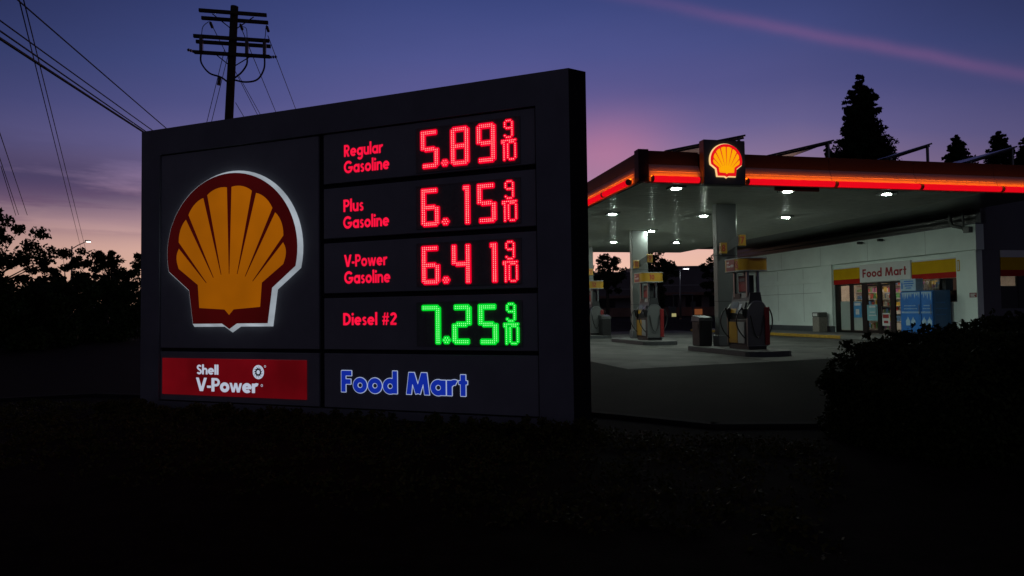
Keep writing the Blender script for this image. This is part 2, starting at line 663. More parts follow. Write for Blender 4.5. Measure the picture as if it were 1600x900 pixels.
# ------------------------------------------------------------------ ground, lot, planter
def gz(x, y):
    t = min(1, max(0, (y-44)/18.0))
    return -.03+.58*t*t*(3-2*t)
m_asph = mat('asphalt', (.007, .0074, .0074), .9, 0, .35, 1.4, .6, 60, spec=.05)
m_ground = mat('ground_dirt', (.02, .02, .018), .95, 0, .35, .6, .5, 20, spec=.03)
m_conc = mat('concrete', (.060, .060, .0545), .8, 0, .45, .40, .3, 50, spec=.2)
nt = m_conc.node_tree
_b = nt.nodes['Principled BSDF']
_src = _b.inputs['Base Color'].links[0].from_socket
_t = nt.nodes.new('ShaderNodeTexCoord')
_n = nt.nodes.new('ShaderNodeTexNoise')
_n.inputs['Scale'].default_value = .85
_n.inputs['Detail'].default_value = 7
_n.inputs['Distortion'].default_value = .6
nt.links.new(_t.outputs['Object'], _n.inputs['Vector'])
_r = nt.nodes.new('ShaderNodeValToRGB')
_r.color_ramp.elements[0].position, _r.color_ramp.elements[1].position = .34, .52
_r.color_ramp.elements[0].color = (.42, .42, .43, 1)
_r.color_ramp.elements[1].color = (1, 1, 1, 1)
nt.links.new(_n.outputs[0], _r.inputs[0])
_m = nt.nodes.new('ShaderNodeMix')
_m.data_type = 'RGBA'
_m.blend_type = 'MULTIPLY'
_m.inputs[0].default_value = 1.0
nt.links.new(_src, _m.inputs[6])
nt.links.new(_r.outputs[0], _m.inputs[7])
nt.links.new(_m.outputs[2], _b.inputs['Base Color'])
m_conc2 = mat('kerb_concrete', (.11, .11, .105), .8, 0, .2, 2, .3, 60)
m_yelk = mat('yellow_kerb_paint', (.30, .17, .01), .6, 0, .3, 5)
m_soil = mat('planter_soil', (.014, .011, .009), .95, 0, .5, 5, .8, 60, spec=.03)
ys = [-60, -20, 0, 20, 40, 44, 48, 52, 56, 62, 90, 140, 260, 600, 1400]
xs = [-1400, -400, -120, -40, 0, 40, 120, 400, 1400]
g = MB()
g.v = [(x, y, gz(x, y)) for y in ys for x in xs]
nx = len(xs)
for j in range(len(ys)-1):
    for i in range(nx-1):
        g.f.append((j*nx+i, j*nx+i+1, (j+1)*nx+i+1, (j+1)*nx+i))
        g.m.append(0)
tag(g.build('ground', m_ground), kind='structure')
def st_sheet(name, pts, z0, z1, m):
    b = MB()
    b.prism([(p[0], p[1]) for p in pts], z0, z1)
    return tag(b.build(name, m, None, loc=ST_O, rotz=ST_R), kind='structure')
b = MB()
b.prism([(-40, -30), (45, -30), (45, 25), (-40, 25)], -.02, 0.0)
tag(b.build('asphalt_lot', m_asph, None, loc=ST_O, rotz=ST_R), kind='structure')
st_sheet('forecourt', [(-1.24, -2.1), (4.55, -1.0), (12.4, .4), (12.4, 24), (-1.24, 24)], .001, .006, m_conc)
# expansion joints of the concrete forecourt
b = MB()
for bb in (5.0, 11.0, 17.0):
    b.box(-1.2, 12.4, bb-.02, bb+.02, .005, .0085)
for aa in (2.9, 7.6):
    b.box(aa-.02, aa+.02, -1.0 if aa > 4 else -1.3, 24, .005, .0088)
tag(b.build('forecourt_joints', mat('joint_tar', (.02, .02, .02), .9), None, loc=ST_O, rotz=ST_R), kind='structure')
# oil stains as soft dark sheets belong to the concrete: larger noise in the same material handles the rest
st_sheet('sidewalk', [(12.62, 3.2), (15.1, 3.2), (15.1, 22), (12.62, 22)], .0, .15, m_conc2)
b = MB()
b.box(12.40, 12.615, 8.6, 22, 0, .14, 0, .02)
tag(b.build('kerb', m_yelk, None, loc=ST_O, rotz=ST_R), kind='structure')
b = MB()
b.box(12.40, 12.615, 3.0, 8.59, 0, .14, 0, .02)
tag(b.build('plain_kerb', m_conc2, None, loc=ST_O, rotz=ST_R), kind='structure')
PL = [(14, -10.4), (-2.2, -10.4), (-3.5, -10.05), (-4.15, -9.2), (-4.9, -8.3), (-7, -7.0), (-11.0, -4.8), (-13.2, -5.2), (-14.5, -8), (-15, -24), (14, -24)]
b = MB()
b.prism(PL, -.02, .10)
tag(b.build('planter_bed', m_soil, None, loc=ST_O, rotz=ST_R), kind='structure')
b = MB()
n = len(PL)
for k in range(0, 8):
    p, q = Vector(PL[k]), Vector(PL[k+1])
    d = (q-p).normalized()
    o = Vector((-d.y, d.x))*-.15   # outwards (outline runs clockwise seen from above on this side)
    b.prism([tuple(p), tuple(p+o), tuple(q+o), tuple(q)][::1], -.02, .14)
tag(b.build('planter_kerb', mat('weathered_kerb', (.022, .022, .021), .9, 0, .3, 3, .4, 60, spec=.05), None, loc=ST_O, rotz=ST_R), kind='structure')

# ------------------------------------------------------------------ THE PRICE SIGN
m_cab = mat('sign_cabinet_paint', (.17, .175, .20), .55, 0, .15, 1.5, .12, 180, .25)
m_cside = mat('sign_side_shaded', (.02, .02, .022), .8, 0, .15, 1.5, spec=.05)  # cabinet paint darkened for the sides, their shade put into the colour
m_pan = mat('sign_panel_paint', (.22, .225, .25), .5, 0, .12, 1.2, .1, 200, .25)
m_gap = mat('sign_gap', (.01, .01, .012), .8)
sign = thing('price_sign', 'wide dark monument sign with a glowing scallop emblem and lit fuel prices', 'sign', SG_O, SG_R)
b = MB()
zt = 3.824
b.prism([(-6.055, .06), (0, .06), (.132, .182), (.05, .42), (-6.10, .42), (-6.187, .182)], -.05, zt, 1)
# front frame standing 6 cm proud round the field
fx0, fx1, fz0, fz1 = -5.725, -.37, .19, 3.475
b.box(-6.055, fx0, 0, .0575, -.05, zt)
b.box(fx1, 0, 0, .0575, -.05, zt)
b.box(fx0, fx1, 0, .0575, fz1, zt)
b.box(fx0, fx1, 0, .0575, -.05, fz0)
b.prism([(0, 0), (.134, .182), (0, .0575)], -.05, zt, 1)
b.prism([(-6.055, 0), (-6.055, .0575), (-6.187, .182)], -.05, zt)
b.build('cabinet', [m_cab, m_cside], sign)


def panel(name, x0, x1, z0, z1):
    p = MB()
    p.box(x0, x1, .022, .0585, z0, z1, 0, .006)
    return p.build(name, m_pan, sign)
e_txt = emit('red_lit_lettering', (1.0, .007, .050), 1.0, False, var=.12, vscale=9)
def words(name, parent, lines, m, y=.019, w=.2, track=.07, d=.028):
    t = MB()
    for (txt, x, z, cap, width) in lines:
        text_mesh(t, txt, x, z, cap, width, w, y, 0, track, 0, d)
    return t.build(name, m, parent)


# --- LED digits
SEG = {'0': 'abcdef', '1': 'bc', '2': 'abged', '3': 'abgcd', '4': 'fgbc', '5': 'afgcd', '6': 'afgedc', '7': 'abc', '8': 'abcdefg', '9': 'abfgcd'}
def seg_dots(ch):
    on = SEG[ch]
    D = set()
    def rect(c0, c1, r0, r1):
        return {(c, r) for c in range(c0, c1+1) for r in range(r0, r1+1)}
    parts = {'a': rect(1, 7, 0, 1), 'd': rect(1, 7, 18, 19), 'g': rect(2, 6, 9, 10), 'f': rect(0, 1, 1, 9), 'b': rect(7, 8, 1, 9), 'e': rect(0, 1, 10, 18), 'c': rect(7, 8, 10, 18)}
    for k in on:
        D |= parts[k]
    if 'f' in on and 'b' not in on:
        D |= {(0, 0)}
    if 'a' not in on:
        D |= {(7, 0), (8, 0)} | ({(0, 0), (1, 0)} if 'f' in on else set())
    if 'd' not in on:
        D |= {(7, 19), (8, 19)}
    if ch == '1':
        D |= {(6, 1), (6, 0)}
    if ch == '7':
        D |= {(0, 0), (0, 1)}
    allp = set()
    for k in parts:
        allp |= parts[k]
    return D, allp-D
F9 = ['.###.', '#...#', '#...#', '#...#', '.####', '....#', '....#', '....#', '#...#', '.###.']
F10 = ['########', '##..###.', '.#.#...#', '.#.#...#', '.#.#...#', '.#.#...#', '.#.#...#', '.#.#...#', '.#.#...#', '.#.#...#', '.#..###.']
m_scr = mat('led_screen_black', (.13, .13, .13), .55, 0, .2, 40)
m_off = mat('unlit_led', (.11, .03, .03), .35)
LED = {'red': (emit('red_led_glow', (1, .0, .026), .95), emit('red_led_dot', (1, .42, .40), 1.7, False)),  # first of each pair: added glow that imitates bloom round the dots
       'green': (emit('green_led_glow', (.0, .90, .035), .80), emit('green_led_dot', (.36, 1.0, .42), 1.5, False))}


def led_object(name, dots, x0, ztop, px, pz, colour, parent, rad=.0050, lens=1.0):
    """dots: set of (col,row); lens = added glowing plate imitating bloom, dots = small domes on it"""
    cs = [(x0+c*px, ztop-r*pz) for c, r in dots]
    ml, md = LED[colour]
    d = min(px, pz)*.27
    xs_ = [p[0] for p in cs]
    zs_ = [p[1] for p in cs]
    x = np.arange(min(xs_)-.03, max(xs_)+.03, d)
    z = np.arange(min(zs_)-.03, max(zs_)+.03, d)
    XX, ZZ = np.meshgrid(x, z)
    Fd = np.full(XX.shape, -9.0)
    r = max(px, pz)*lens
    for cx, cz in cs:
        Fd = np.maximum(Fd, r-np.hypot(XX-cx, ZZ-cz))
    t = MB()
    v, f = march(Fd, x[0], z[0], d, .004, 1.0, .012)
    t.add(v, f, 0)
    k = len(t.f)
    for cx, cz in cs:
        t.dome((cx, .0035, cz), rad, (0, -1, 0), 6)
    t.m = [0]*k+[1]*(len(t.f)-k)
    return t.build(name, [ml, md], parent)


def price_row(z0, z1, price, colour, lines, dz, disp):
    p = panel('price_panel', -3.085, -.385, z0, z1)
    words('lettering', p, lines, e_txt)
    dx0, dx1, dzt, dzb = disp
    s = MB()
    s.box(dx0, dx1, .0155, .03, dzb, dzt)
    # thin raised bezel
    for q in ((dx0-.015, dx0, dzb-.015, dzt+.015), (dx1, dx1+.015, dzb-.015, dzt+.015), (dx0, dx1, dzt, dzt+.015), (dx0, dx1, dzb-.015, dzb)):
        s.box(q[0], q[1], .012, .03, q[2], q[3])
    sc = s.build('led_screen', m_scr, p)
    top = dzt-.04
    for ch, x0 in zip(price.replace('.', ''), (-1.732, -1.357, -1.042)):
        on, un = seg_dots(ch)
        led_object('led_digit', on, x0, top, .0242, .0208, colour, p)
        off = MB()
        for c, r in sorted(un):
            off.dome((x0+c*.0242, .0154, top-r*.0208), .004, (0, -1, 0), 5, .002)
        if off.v:
            off.build('unlit_dot', m_off, p)
    dec = {(0, 1), (.8, 0), (2.2, 0.0), (3, 1), (.8, 2), (2.2, 2), (1.5, 1)}
    led_object('led_point', dec, -1.477, top-.345, .0205, .0235, colour, p)
    led_object('led_fraction', {(c, r) for r, s_ in enumerate(F9) for c, k in enumerate(s_) if k == '#'}, -.722, dzt-.024, .0208, .0200, colour, p, .0046, .92)
    led_object('led_fraction', {(c, r) for r, s_ in enumerate(F10) for c, k in enumerate(s_) if k == '#'}, -.754, dzt-.238, .0212, .0204, colour, p, .0046, .92)


price_row(2.862, 3.462, '5.89', 'red', [('Regular', -2.788, 3.166, .142, .535), ('Gasoline', -2.790, 2.969, .146, .622)], 0, (-1.80, -.565, 3.378, 2.900))
price_row(2.205, 2.806, '6.15', 'red', [('Plus', -2.80, 2.511, .146, .280), ('Gasoline', -2.803, 2.312, .146, .627)], 0, (-1.803, -.567, 2.722, 2.262))
price_row(1.552, 2.150, '6.41', 'red', [('V-Power', -2.79, 1.860, .142, .585), ('Gasoline', -2.792, 1.661, .146, .627)], 0, (-1.805, -.568, 2.074, 1.614))
price_row(.888, 1.496, '7.25', 'green', [('Diesel #2', -2.81, 1.174, .142, .724)], 0, (-1.808, -.567, 1.412, .952))
# --- store panel under the prices
fm = panel('store_panel', -3.085, -.385, .205, .842)
t = MB()
text_mesh(t, 'Food Mart', -2.833, .395, .242, 1.63, .235, .0185, .030, .10, 0, .024)
t.build('letter_outline', emit('white_lit_outline', (.55, .66, .95), .62, False), fm)
t = MB()
text_mesh(t, 'Food Mart', -2.833, .395, .242, 1.63, .235, .0145, .0, .10, 0, .024)
t.build('lettering', emit('blue_lit_lettering', (.006, .024, .34), .85, False, gloss=.4), fm)
# --- red fuel panel
vp = panel('fuel_panel', -5.72, -3.16, .205, .842)
t = MB()
t.box(-5.673, -3.334, .010, .024, .283, .757, 0, .004)
t.build('red_face', emit('red_lit_face', (.105, .0014, .0036), .95, True, (.06, .002, .003), .30, 1.3, .4), vp)
e_wh = emit('white_lit_lettering', (.50, .55, .68), .85, False)
t = MB()
text_mesh(t, 'Shell', -5.066, .555, .122, .365, .21, .0065, 0, .05)
text_mesh(t, 'V-Power', -5.068, .340, .172, 1.005, .235, .0065, 0, .05)
t.build('lettering', e_wh, vp)
for (cx, cz, r) in ((-3.955, .673, .014), (-4.005, .437, .016)):
    t = MB()
    n = 14
    for k in range(n):
        a0, a1 = 2*math.pi*k/n, 2*math.pi*(k+1)/n
        P = lambda a, q: (cx+q*math.cos(a), .0062, cz+q*math.sin(a))
        t.poly([P(a0, r), P(a1, r), P(a1, r*.6), P(a0, r*.6)][::-1])
    t.build('registered_mark', e_wh, vp)
t = MB()
n = 40
ci = (-4.059, .601)
for k in range(n):
    a0, a1 = 2*math.pi*k/n, 2*math.pi*(k+1)/n
    t.poly([(ci[0]+.087*math.cos(a), .0064, ci[1]+.087*math.sin(a)) for a in (a0, a1)]+[(ci[0], .0064, ci[1])])
t.build('round_badge', e_wh, vp)
t = MB()
m_blk = mat('badge_black', (.01, .004, .004), .6)
for k in range(11):
    a = 2*math.pi*k/11
    P = lambda q, da: (ci[0]+q*math.cos(a+da), .0034, ci[1]+q*math.sin(a+da))
    t.poly([P(.028, -.27), P(.052, -.04), P(.080, .42), P(.052, .22), P(.028, .27)])
n = 20
for k in range(n):
    a0, a1 = 2*math.pi*k/n, 2*math.pi*(k+1)/n
    t.poly([(ci[0]+.046*math.cos(a), .0042, ci[1]+.046*math.sin(a)) for a in (a0, a1)]+[(ci[0]+.026*math.cos(a), .0042, ci[1]+.026*math.sin(a)) for a in (a1, a0)])
t.build('badge_rays', m_blk, vp)
lp = panel('emblem_panel', -5.72, -3.16, .888, 3.462)

# --- scallop emblem (normalised: head circle r = 1)
def scallop_outline(k=1.0, n=44):
    P = []
    for i in range(n+1):
        a = R(-13.5+(207.0)*i/n)
        P.append((math.cos(a)*k, math.sin(a)*k))
    P += [(-.64, -.49), (-.575, -.93), (-.115, -.93), (0, -1.0), (.115, -.93), (.575, -.93), (.64, -.49)]
    return P
def grow_poly(P, e):
    n = len(P)
    out = []
    for i in range(n):
        a, b_, c = Vector(P[i-1]), Vector(P[i]), Vector(P[(i+1) % n])
        d1, d2 = (b_-a).normalized(), (c-b_).normalized()
        n1, n2 = Vector((d1.y, -d1.x)), Vector((d2.y, -d2.x))
        bis = (n1+n2)
        k = e/max(.35, (1+n1.dot(n2))/2)
        out.append(tuple(b_+bis*.5*k))
    return out
def scallop_yellow():
    """one polygon: base, then eight ray tips parted by seven wedges that open upwards"""
    fz = -.80
    angs = [-41.4+13.8*i for i in range(7)]
    edges = [-53.5]+angs+[53.5]
    P = [(-.465, -.72), (-.49, -.42)]
    def pol(th, r):
        return (r*math.sin(R(th)), fz+r*math.cos(R(th)))
    def hit(th, rc):
        s, c = math.sin(R(th)), math.cos(R(th))
        bq = -2*c*.80
        cq = .64-rc*rc
        return (-bq+math.sqrt(bq*bq-4*cq))/2
    P.append((-.80, -.20))
    for i in range(8):
        e0, e1 = edges[i], edges[i+1]
        g0 = 0 if i == 0 else 2.5
        g1 = 0 if i == 7 else 2.5
        m = 7
        for k in range(m+1):
            t_ = k/m
            th = e0+g0*.5+(e1-g1*.5-e0-g0*.5)*t_
            rc = .815+.020*math.sin(math.pi*t_)**.8
            if i == 0:
                rc = .80+.04*math.sin(math.pi*(.15+.85*t_))
            if i == 7:
                rc = .80+.04*math.sin(math.pi*(.15+.85*(1-t_)))
            if (i == 0 and k == 0) or (i == 7 and k == m):
                continue
            P.append(pol(th, hit(th, rc)))
        if i < 7:
            ri_ = .505+.08*(abs(i-3)/3.0)*0+.03*abs(i-3)/3
            P.append(pol(angs[i]-.5, ri_))
            P.append(pol(angs[i]+.5, ri_))
    P += [(.80, -.20), (.49, -.42), (.465, -.72), (.07, -.745), (0, -.815), (-.07, -.745)]
    return P


def emblem(parent, cx, cz, rx, rz, y_back, depth, mats, name='emblem_case', flare=.035):
    o = [(cx+x*rx, cz+z*rz) for x, z in scallop_outline()]
    big = [(cx+x*rx, cz+z*rz) for x, z in grow_poly(scallop_outline(), flare)]
    n = len(o)
    c = MB()
    yb, yf = y_back, y_back-depth
    i = 0
    c.v = [(x, yb, z) for x, z in big]+[(x, yf+.004, z) for x, z in o]
    for k in range(n):
        j = (k+1) % n
        c.f.append((k, j, n+j, n+k))
        c.m.append(0)
    c.f.append(tuple(n+k for k in range(n)))
    c.m.append(0)
    case = c.build(name, mats[0], parent)
    r = MB()
    # slightly inset so that a hairline of the white case shows round the red
    r.prism_y([(cx+x*rx, cz+z*rz) for x, z in grow_poly(scallop_outline(), -.006)], yf, yf+.0035)
    r.build('red_border', mats[1], case)
    yl = MB()
    P = [(cx+x*rx, cz+z*rz) for x, z in scallop_yellow()]
    yl.poly([(x, yf-.004, z) for x, z in P][::-1])
    yl.build('yellow_rays', mats[2], case)
    return case


e_case = emit('emblem_case_white', (.62, .70, .78), .48, True, (.3, .3, .3), .25, 3)
e_red = emit('emblem_red_face', (.034, .0011, .0011), .95, True, (.03, .002, .002), .18, 1.2, .15)
e_yel = emit('emblem_yellow_face', (.285, .078, .0006), .95, True, (.05, .02, .001), .20, .9, .15)
emblem(lp, -4.48, 2.124, 1.06, .994, .024, .062, (e_case, e_red, e_yel))

# ------------------------------------------------------------------ THE CANOPY
m_fas = mat('fascia_panel', (.30, .30, .31), .6, 0, .1, 1.0, spec=.03)
m_ftop = mat('fascia_top_band', (.010, .012, .018), .6, 0, .15, 1.0, spec=.12)
m_fdk = mat('fascia_dark', (.07, .07, .085), .5, 0, .12, 1.0)
m_sof = ribbed('soffit_metal', (.70, .73, .67), .5, 'Y', .34, .9, .0, .0)
nt = m_sof.node_tree
gls = nt.nodes.new('ShaderNodeBsdfGlossy')
gls.inputs['Roughness'].default_value = .19
mxs = nt.nodes.new('ShaderNodeMixShader')
mxs.inputs[0].default_value = .017
pb = nt.nodes['Principled BSDF']
nt.links.new(pb.inputs['Normal'].links[0].from_socket, gls.inputs['Normal'])
nt.links.new(pb.outputs[0], mxs.inputs[1])
nt.links.new(gls.outputs[0], mxs.inputs[2])
nt.links.new(mxs.outputs[0], nt.nodes['Material Output'].inputs[0])
m_dark = ribbed('dark_sheet_metal', (.02, .021, .02), .3, 'Z', .22, .5, 0, .6)
m_col = mat('column_cladding', (.125, .135, .13), .35, 0, .08, 2, .06, 90)
e_tube = emit('red_light_tube', (.78, .002, .010), 1.0, True, var=.06, vscale=.6)
e_amb = emit('amber_strip', (1.0, .118, .001), 25.0, True)
e_lamp = emit('canopy_lamp_lens', (.84, 1.0, .88), 430, True)
e_lamp_front = emit('canopy_lamp_lens_dimmed', (.84, 1.0, .88), 130, True)  # same lamps, front row set weaker to darken the near concrete
can = thing('station_canopy', 'large flat forecourt canopy with a glowing red tube along its edge standing on pale columns', 'canopy', ST_O, ST_R)
AR, BR = 15.0, 20.5
k = MB()
k.box(.165, AR, .165, BR, 4.92, 5.44)
k.build('roof_deck', m_ftop, can)
k = MB()
k.box(.02, 11.1, .02, BR-.02, 4.65, 4.915)
k.build('soffit', m_sof, can)
k = MB()
k.box(11.1, 14.98, .35, BR-.02, 4.86, 4.915)
k.build('link_soffit', m_dark, can)
# fascia: lower wall behind the tube, upper overhanging lip with a cove between them
def cove(pts_fn, L0, L1):
    cv = [(.115*(i/9)**1.7, 4.79+.32*i/9) for i in range(10)]
    prof = [(0.0, 4.64)]+cv+[(.115, 5.47), (.17, 5.47), (.17, 4.64)]
    q = MB()
    n = len(prof)
    q.v = [pts_fn(L0, p, z) for p, z in prof]+[pts_fn(L1, p, z) for p, z in prof]
    for i in range(n):
        j = (i+1) % n
        q.f.append((i, n+i, n+j, j))
        q.m.append(1 if i >= 10 else 0)
    q.f.append(tuple(range(n)))
    q.f.append(tuple(2*n-1-i for i in range(n)))
    q.m += [1, 1]
    return q
q = cove(lambda L, p, z: (L, p, z), .26, 1.72)
q.build('fascia_panel', [m_fas, m_ftop], can, autosmooth=30)
for a0, a1 in ((2.95, 5.655), (5.665, 8.395), (8.405, 11.155), (11.165, 13.5)):
    cove(lambda L, p, z: (L, p, z), a0, a1).build('fascia_panel', [m_fas, m_ftop], can, autosmooth=30)
for b0, b1 in ((.26, 3.2), (3.21, 6.4), (6.41, 9.6), (9.61, 13.0), (13.01, 16.5), (16.51, 20.5)):
    cove(lambda L, p, z: (p, L, z), b1, b0).build('fascia_panel', [m_fas, m_ftop], can, autosmooth=30)
k = MB()
k.prism([(-.02, -.02), (.26, -.02), (.26, .1), (.1, .26), (-.02, .26)], 4.63, 5.472)
k.build('corner_block', m_ftop, can)
# gutter line under the soffit edge
k = MB()
k.box(.1, 13.5, -.02, .05, 4.60, 4.638)
k.build('drip_edge', m_fdk, can)
k = MB()
k.box(-.02, .05, .1, 20.4, 4.60, 4.638)
k.build('drip_edge', m_fdk, can)
def light_tube(p0, p1):
    t = MB()
    t.tube([p0, p1], .082, 14)
    o = t.build('light_tube', e_tube, can, autosmooth=50)
    d = (Vector(p1)-Vector(p0)).normalized()
    for p in (Vector(p0), Vector(p1)):
        c = MB()
        c.tube([p-d*.012, p+d*.012], .087, 14)
        c.build('tube_collar', m_fdk, o, autosmooth=50)
    return o
TY, TZ = -.125, 4.685
for a0, a1 in ((.32, 1.62), (3.02, 5.62), (5.70, 8.36), (8.44, 11.12), (11.20, 13.4)):
    light_tube((a0, TY, TZ), (a1, TY, TZ))
for b0, b1 in ((.42, 2.3), (2.38, 4.9), (4.98, 7.6), (7.68, 10.4), (10.5, 13.4), (13.5, 16.6)):
    light_tube((TY, b0, TZ), (TY, b1, TZ))
# amber strips on top of the tubes that wash the fascia
for a0, a1 in ((.30, 1.66), (3.0, 13.4)):
    t = MB()
    t.poly([(a0, -.120, 4.7665), (a1, -.120, 4.7665), (a1, -.05, 4.7665), (a0, -.05, 4.7665)])
    t.build('amber_light_strip', e_amb, can)
t = MB()
t.poly([(-.120, .4, 4.7665), (-.05, .4, 4.7665), (-.05, 16.6, 4.7665), (-.120, 16.6, 4.7665)])
t.build('amber_light_strip', e_amb, can)
# emblem box on the front edge
k = MB()
k.box(1.735, 2.935, -.17, .08, 4.575, 5.755, 0, .015)
eb = k.build('emblem_box', m_fdk, can)
e_c2 = emit('small_emblem_case', (1.0, .62, .25), 1.0, True)
e_r2 = emit('small_emblem_red', (.80, .004, .012), .95, True)
e_y2 = emit('small_emblem_yellow', (1.0, .40, .002), .98, True)
emblem(eb, 2.355, 5.20, .455, .44, -.173, .05, (e_c2, e_r2, e_y2), 'emblem_case', .05)
# ceiling lamps: twelve, three across and four deep
m_lampb = mat('lamp_housing', (.2, .21, .2), .4, .3)
for aa in (1.36, 4.75, 8.0):
    for bb in (.7, 5.6, 10.07, 14.55):
        t = MB()
        t.prism([(aa-.2, bb-.2), (aa+.2, bb-.2), (aa+.2, bb+.2), (aa-.2, bb+.2)], 4.60, 4.6495)
        h = t.build('ceiling_lamp', m_lampb, can)
        t = MB()
        n = 16
        ring = lambda r, z: [(aa+r*math.cos(2*math.pi*i/n), bb+r*math.sin(2*math.pi*i/n), z) for i in range(n)]
        t.v = ring(.125, 4.5985)+ring(.12, 4.588)+ring(.07, 4.578)
        for i in range(n):
            j = (i+1) % n
            t.f += [(j, i, n+i, n+j), (n+j, n+i, 2*n+i, 2*n+j)]
        t.f.append(tuple(2*n+n-1-i for i in range(n)))
        t.m = [0]*len(t.f)
        t.build('lens', e_lamp_front if bb < 1 else e_lamp, h)
COLB = (3.335, 10.335, 17.335)
for bb in COLB:
    t = MB()
    t.box(3.92, 4.62, bb-.135, bb+.135, .15, 4.648, 0, .02)
    cobj = t.build('column', m_col, can)
    t = MB()
    t.box(3.87, 4.67, bb-.185, bb+.185, .15, .50, 0, .02)
    t.build('column_base', mat('column_plinth', (.09, .095, .10), .6), cobj)
    t = MB()
    for zz in (1.55, 3.0):
        t.box(3.918, 4.622, bb-.137, bb+.137, zz, zz+.012)
    t.build('joint', m_gap, cobj)
# red bar hanging under the soffit just behind the front edge
hs = thing('hanging_bar_sign', 'long dark red bar hanging under the canopy edge', 'sign', S(4.72, .22, 4.53), ST_R)
t = MB()
t.box(-.68, .68, -.03, .03, 0, .11, 0, .008)
t.build('bar', mat('dark_red_paint', (.12, .012, .012), .5), hs)
for x in (-.5, .5):
    t = MB()
    t.tube([(x, 0, .108), (x, 0, .119)], .012, 6)
    t.build('hanger', m_lampb, hs)
# solar arrays on the roof
m_sol = mat('solar_glass', (.012, .014, .025), .25, 0, .2, 8, spec=.6)
m_alu = mat('aluminium', (.25, .25, .26), .45, .8)
SOL = [((1.45, 5.80), (3.98, 6.36), 'tilted rooftop solar array rising behind the glowing emblem box'),
       ((4.69, 5.78), (6.93, 6.33), 'tilted rooftop solar array ending in front of the tallest conifer'),
       ((8.75, 5.85), (10.42, 6.37), 'tilted rooftop solar array just to the side of the tallest conifer'),
       ((11.66, 5.82), (13.66, 6.40), 'tilted rooftop solar array farthest along the canopy from the emblem box')]
for (a0, z0), (a1, z1), lab in SOL:
    so = thing('solar_array', lab, 'solar panel', S(a0, 1.5, 5.44), ST_R, 'solar arrays on the canopy roof')
    L, zz0, zz1 = a1-a0, z0-5.44, z1-5.44
    nr = Vector((-(zz1-zz0), 0, L)).normalized()*.05
    for jj in range(3):
        y0, y1 = jj*1.75, jj*1.75+1.7
        t = MB()
        i = 0
        lo, hi = Vector((0, 0, zz0)), Vector((L, 0, zz1))
        t.v = [tuple(Vector((p.x, y, p.z))+q) for q in (Vector((0, 0, 0)), nr) for (p, y) in ((lo, y0), (hi, y0), (hi, y1), (lo, y1))]
        t.f = [(3, 2, 1, 0), (4, 5, 6, 7), (0, 1, 5, 4), (1, 2, 6, 5), (2, 3, 7, 6), (3, 0, 4, 7)]
        t.m = [0]*6
        t.build('panel', m_sol, so)
    for x, zz in ((L*.93, zz0+(zz1-zz0)*.93), (L*.12, zz0+(zz1-zz0)*.12)):
        for y in (.08, 5.1):
            t = MB()
            t.box(x-.03, x+.03, y-.03, y+.03, 0.002, zz)
            t.build('post', m_alu, so)
    t = MB()
    t.tube([(0, .12, zz0-.03), (L, .12, zz1-.03)], .03, 5)
    t.build('rail', m_alu, so)
    t = MB()
    t.tube([(0, 5.05, zz0-.03), (L, 5.05, zz1-.03)], .03, 5)
    t.build('rail', m_alu, so)

# ------------------------------------------------------------------ islands, dispensers, number flags
m_isl = mat('island_concrete', (.085, .085, .082), .8, 0, .25, 3, .3, 60)
m_edge = mat('island_steel_edge', (.08, .085, .09), .5, .5)
def island(bc, lab):
    t0 = thing('pump_island', lab, 'pump island', S(3.84, bc, 0), ST_R, 'raised pump islands under the canopy')
    def out(e):
        w, l0, l1 = .66+e, -3.45-e, .60+e
        P = []
        for k_ in range(9):
            a = math.pi+math.pi*k_/8
            P.append((w*math.cos(a), l0+w*.55+w*.55*math.sin(a)))
        for k_ in range(9):
            a = math.pi*k_/8
            P.append((w*math.cos(a), l1-w*.55+w*.55*math.sin(a)))
        return P
    t = MB()
    t.prism(out(0), .0065, .152)
    t.build('slab', m_isl, t0)
    t = MB()
    t.prism(out(.02), .006, .135)
    t.build('steel_edge', m_edge, t0)
island(3.55, 'raised concrete pump island carrying the nearest column and pump 8')
island(10.55, 'raised concrete pump island carrying the column and pump 10')
island(17.55, 'raised concrete pump island farthest back, half hidden by the price sign')

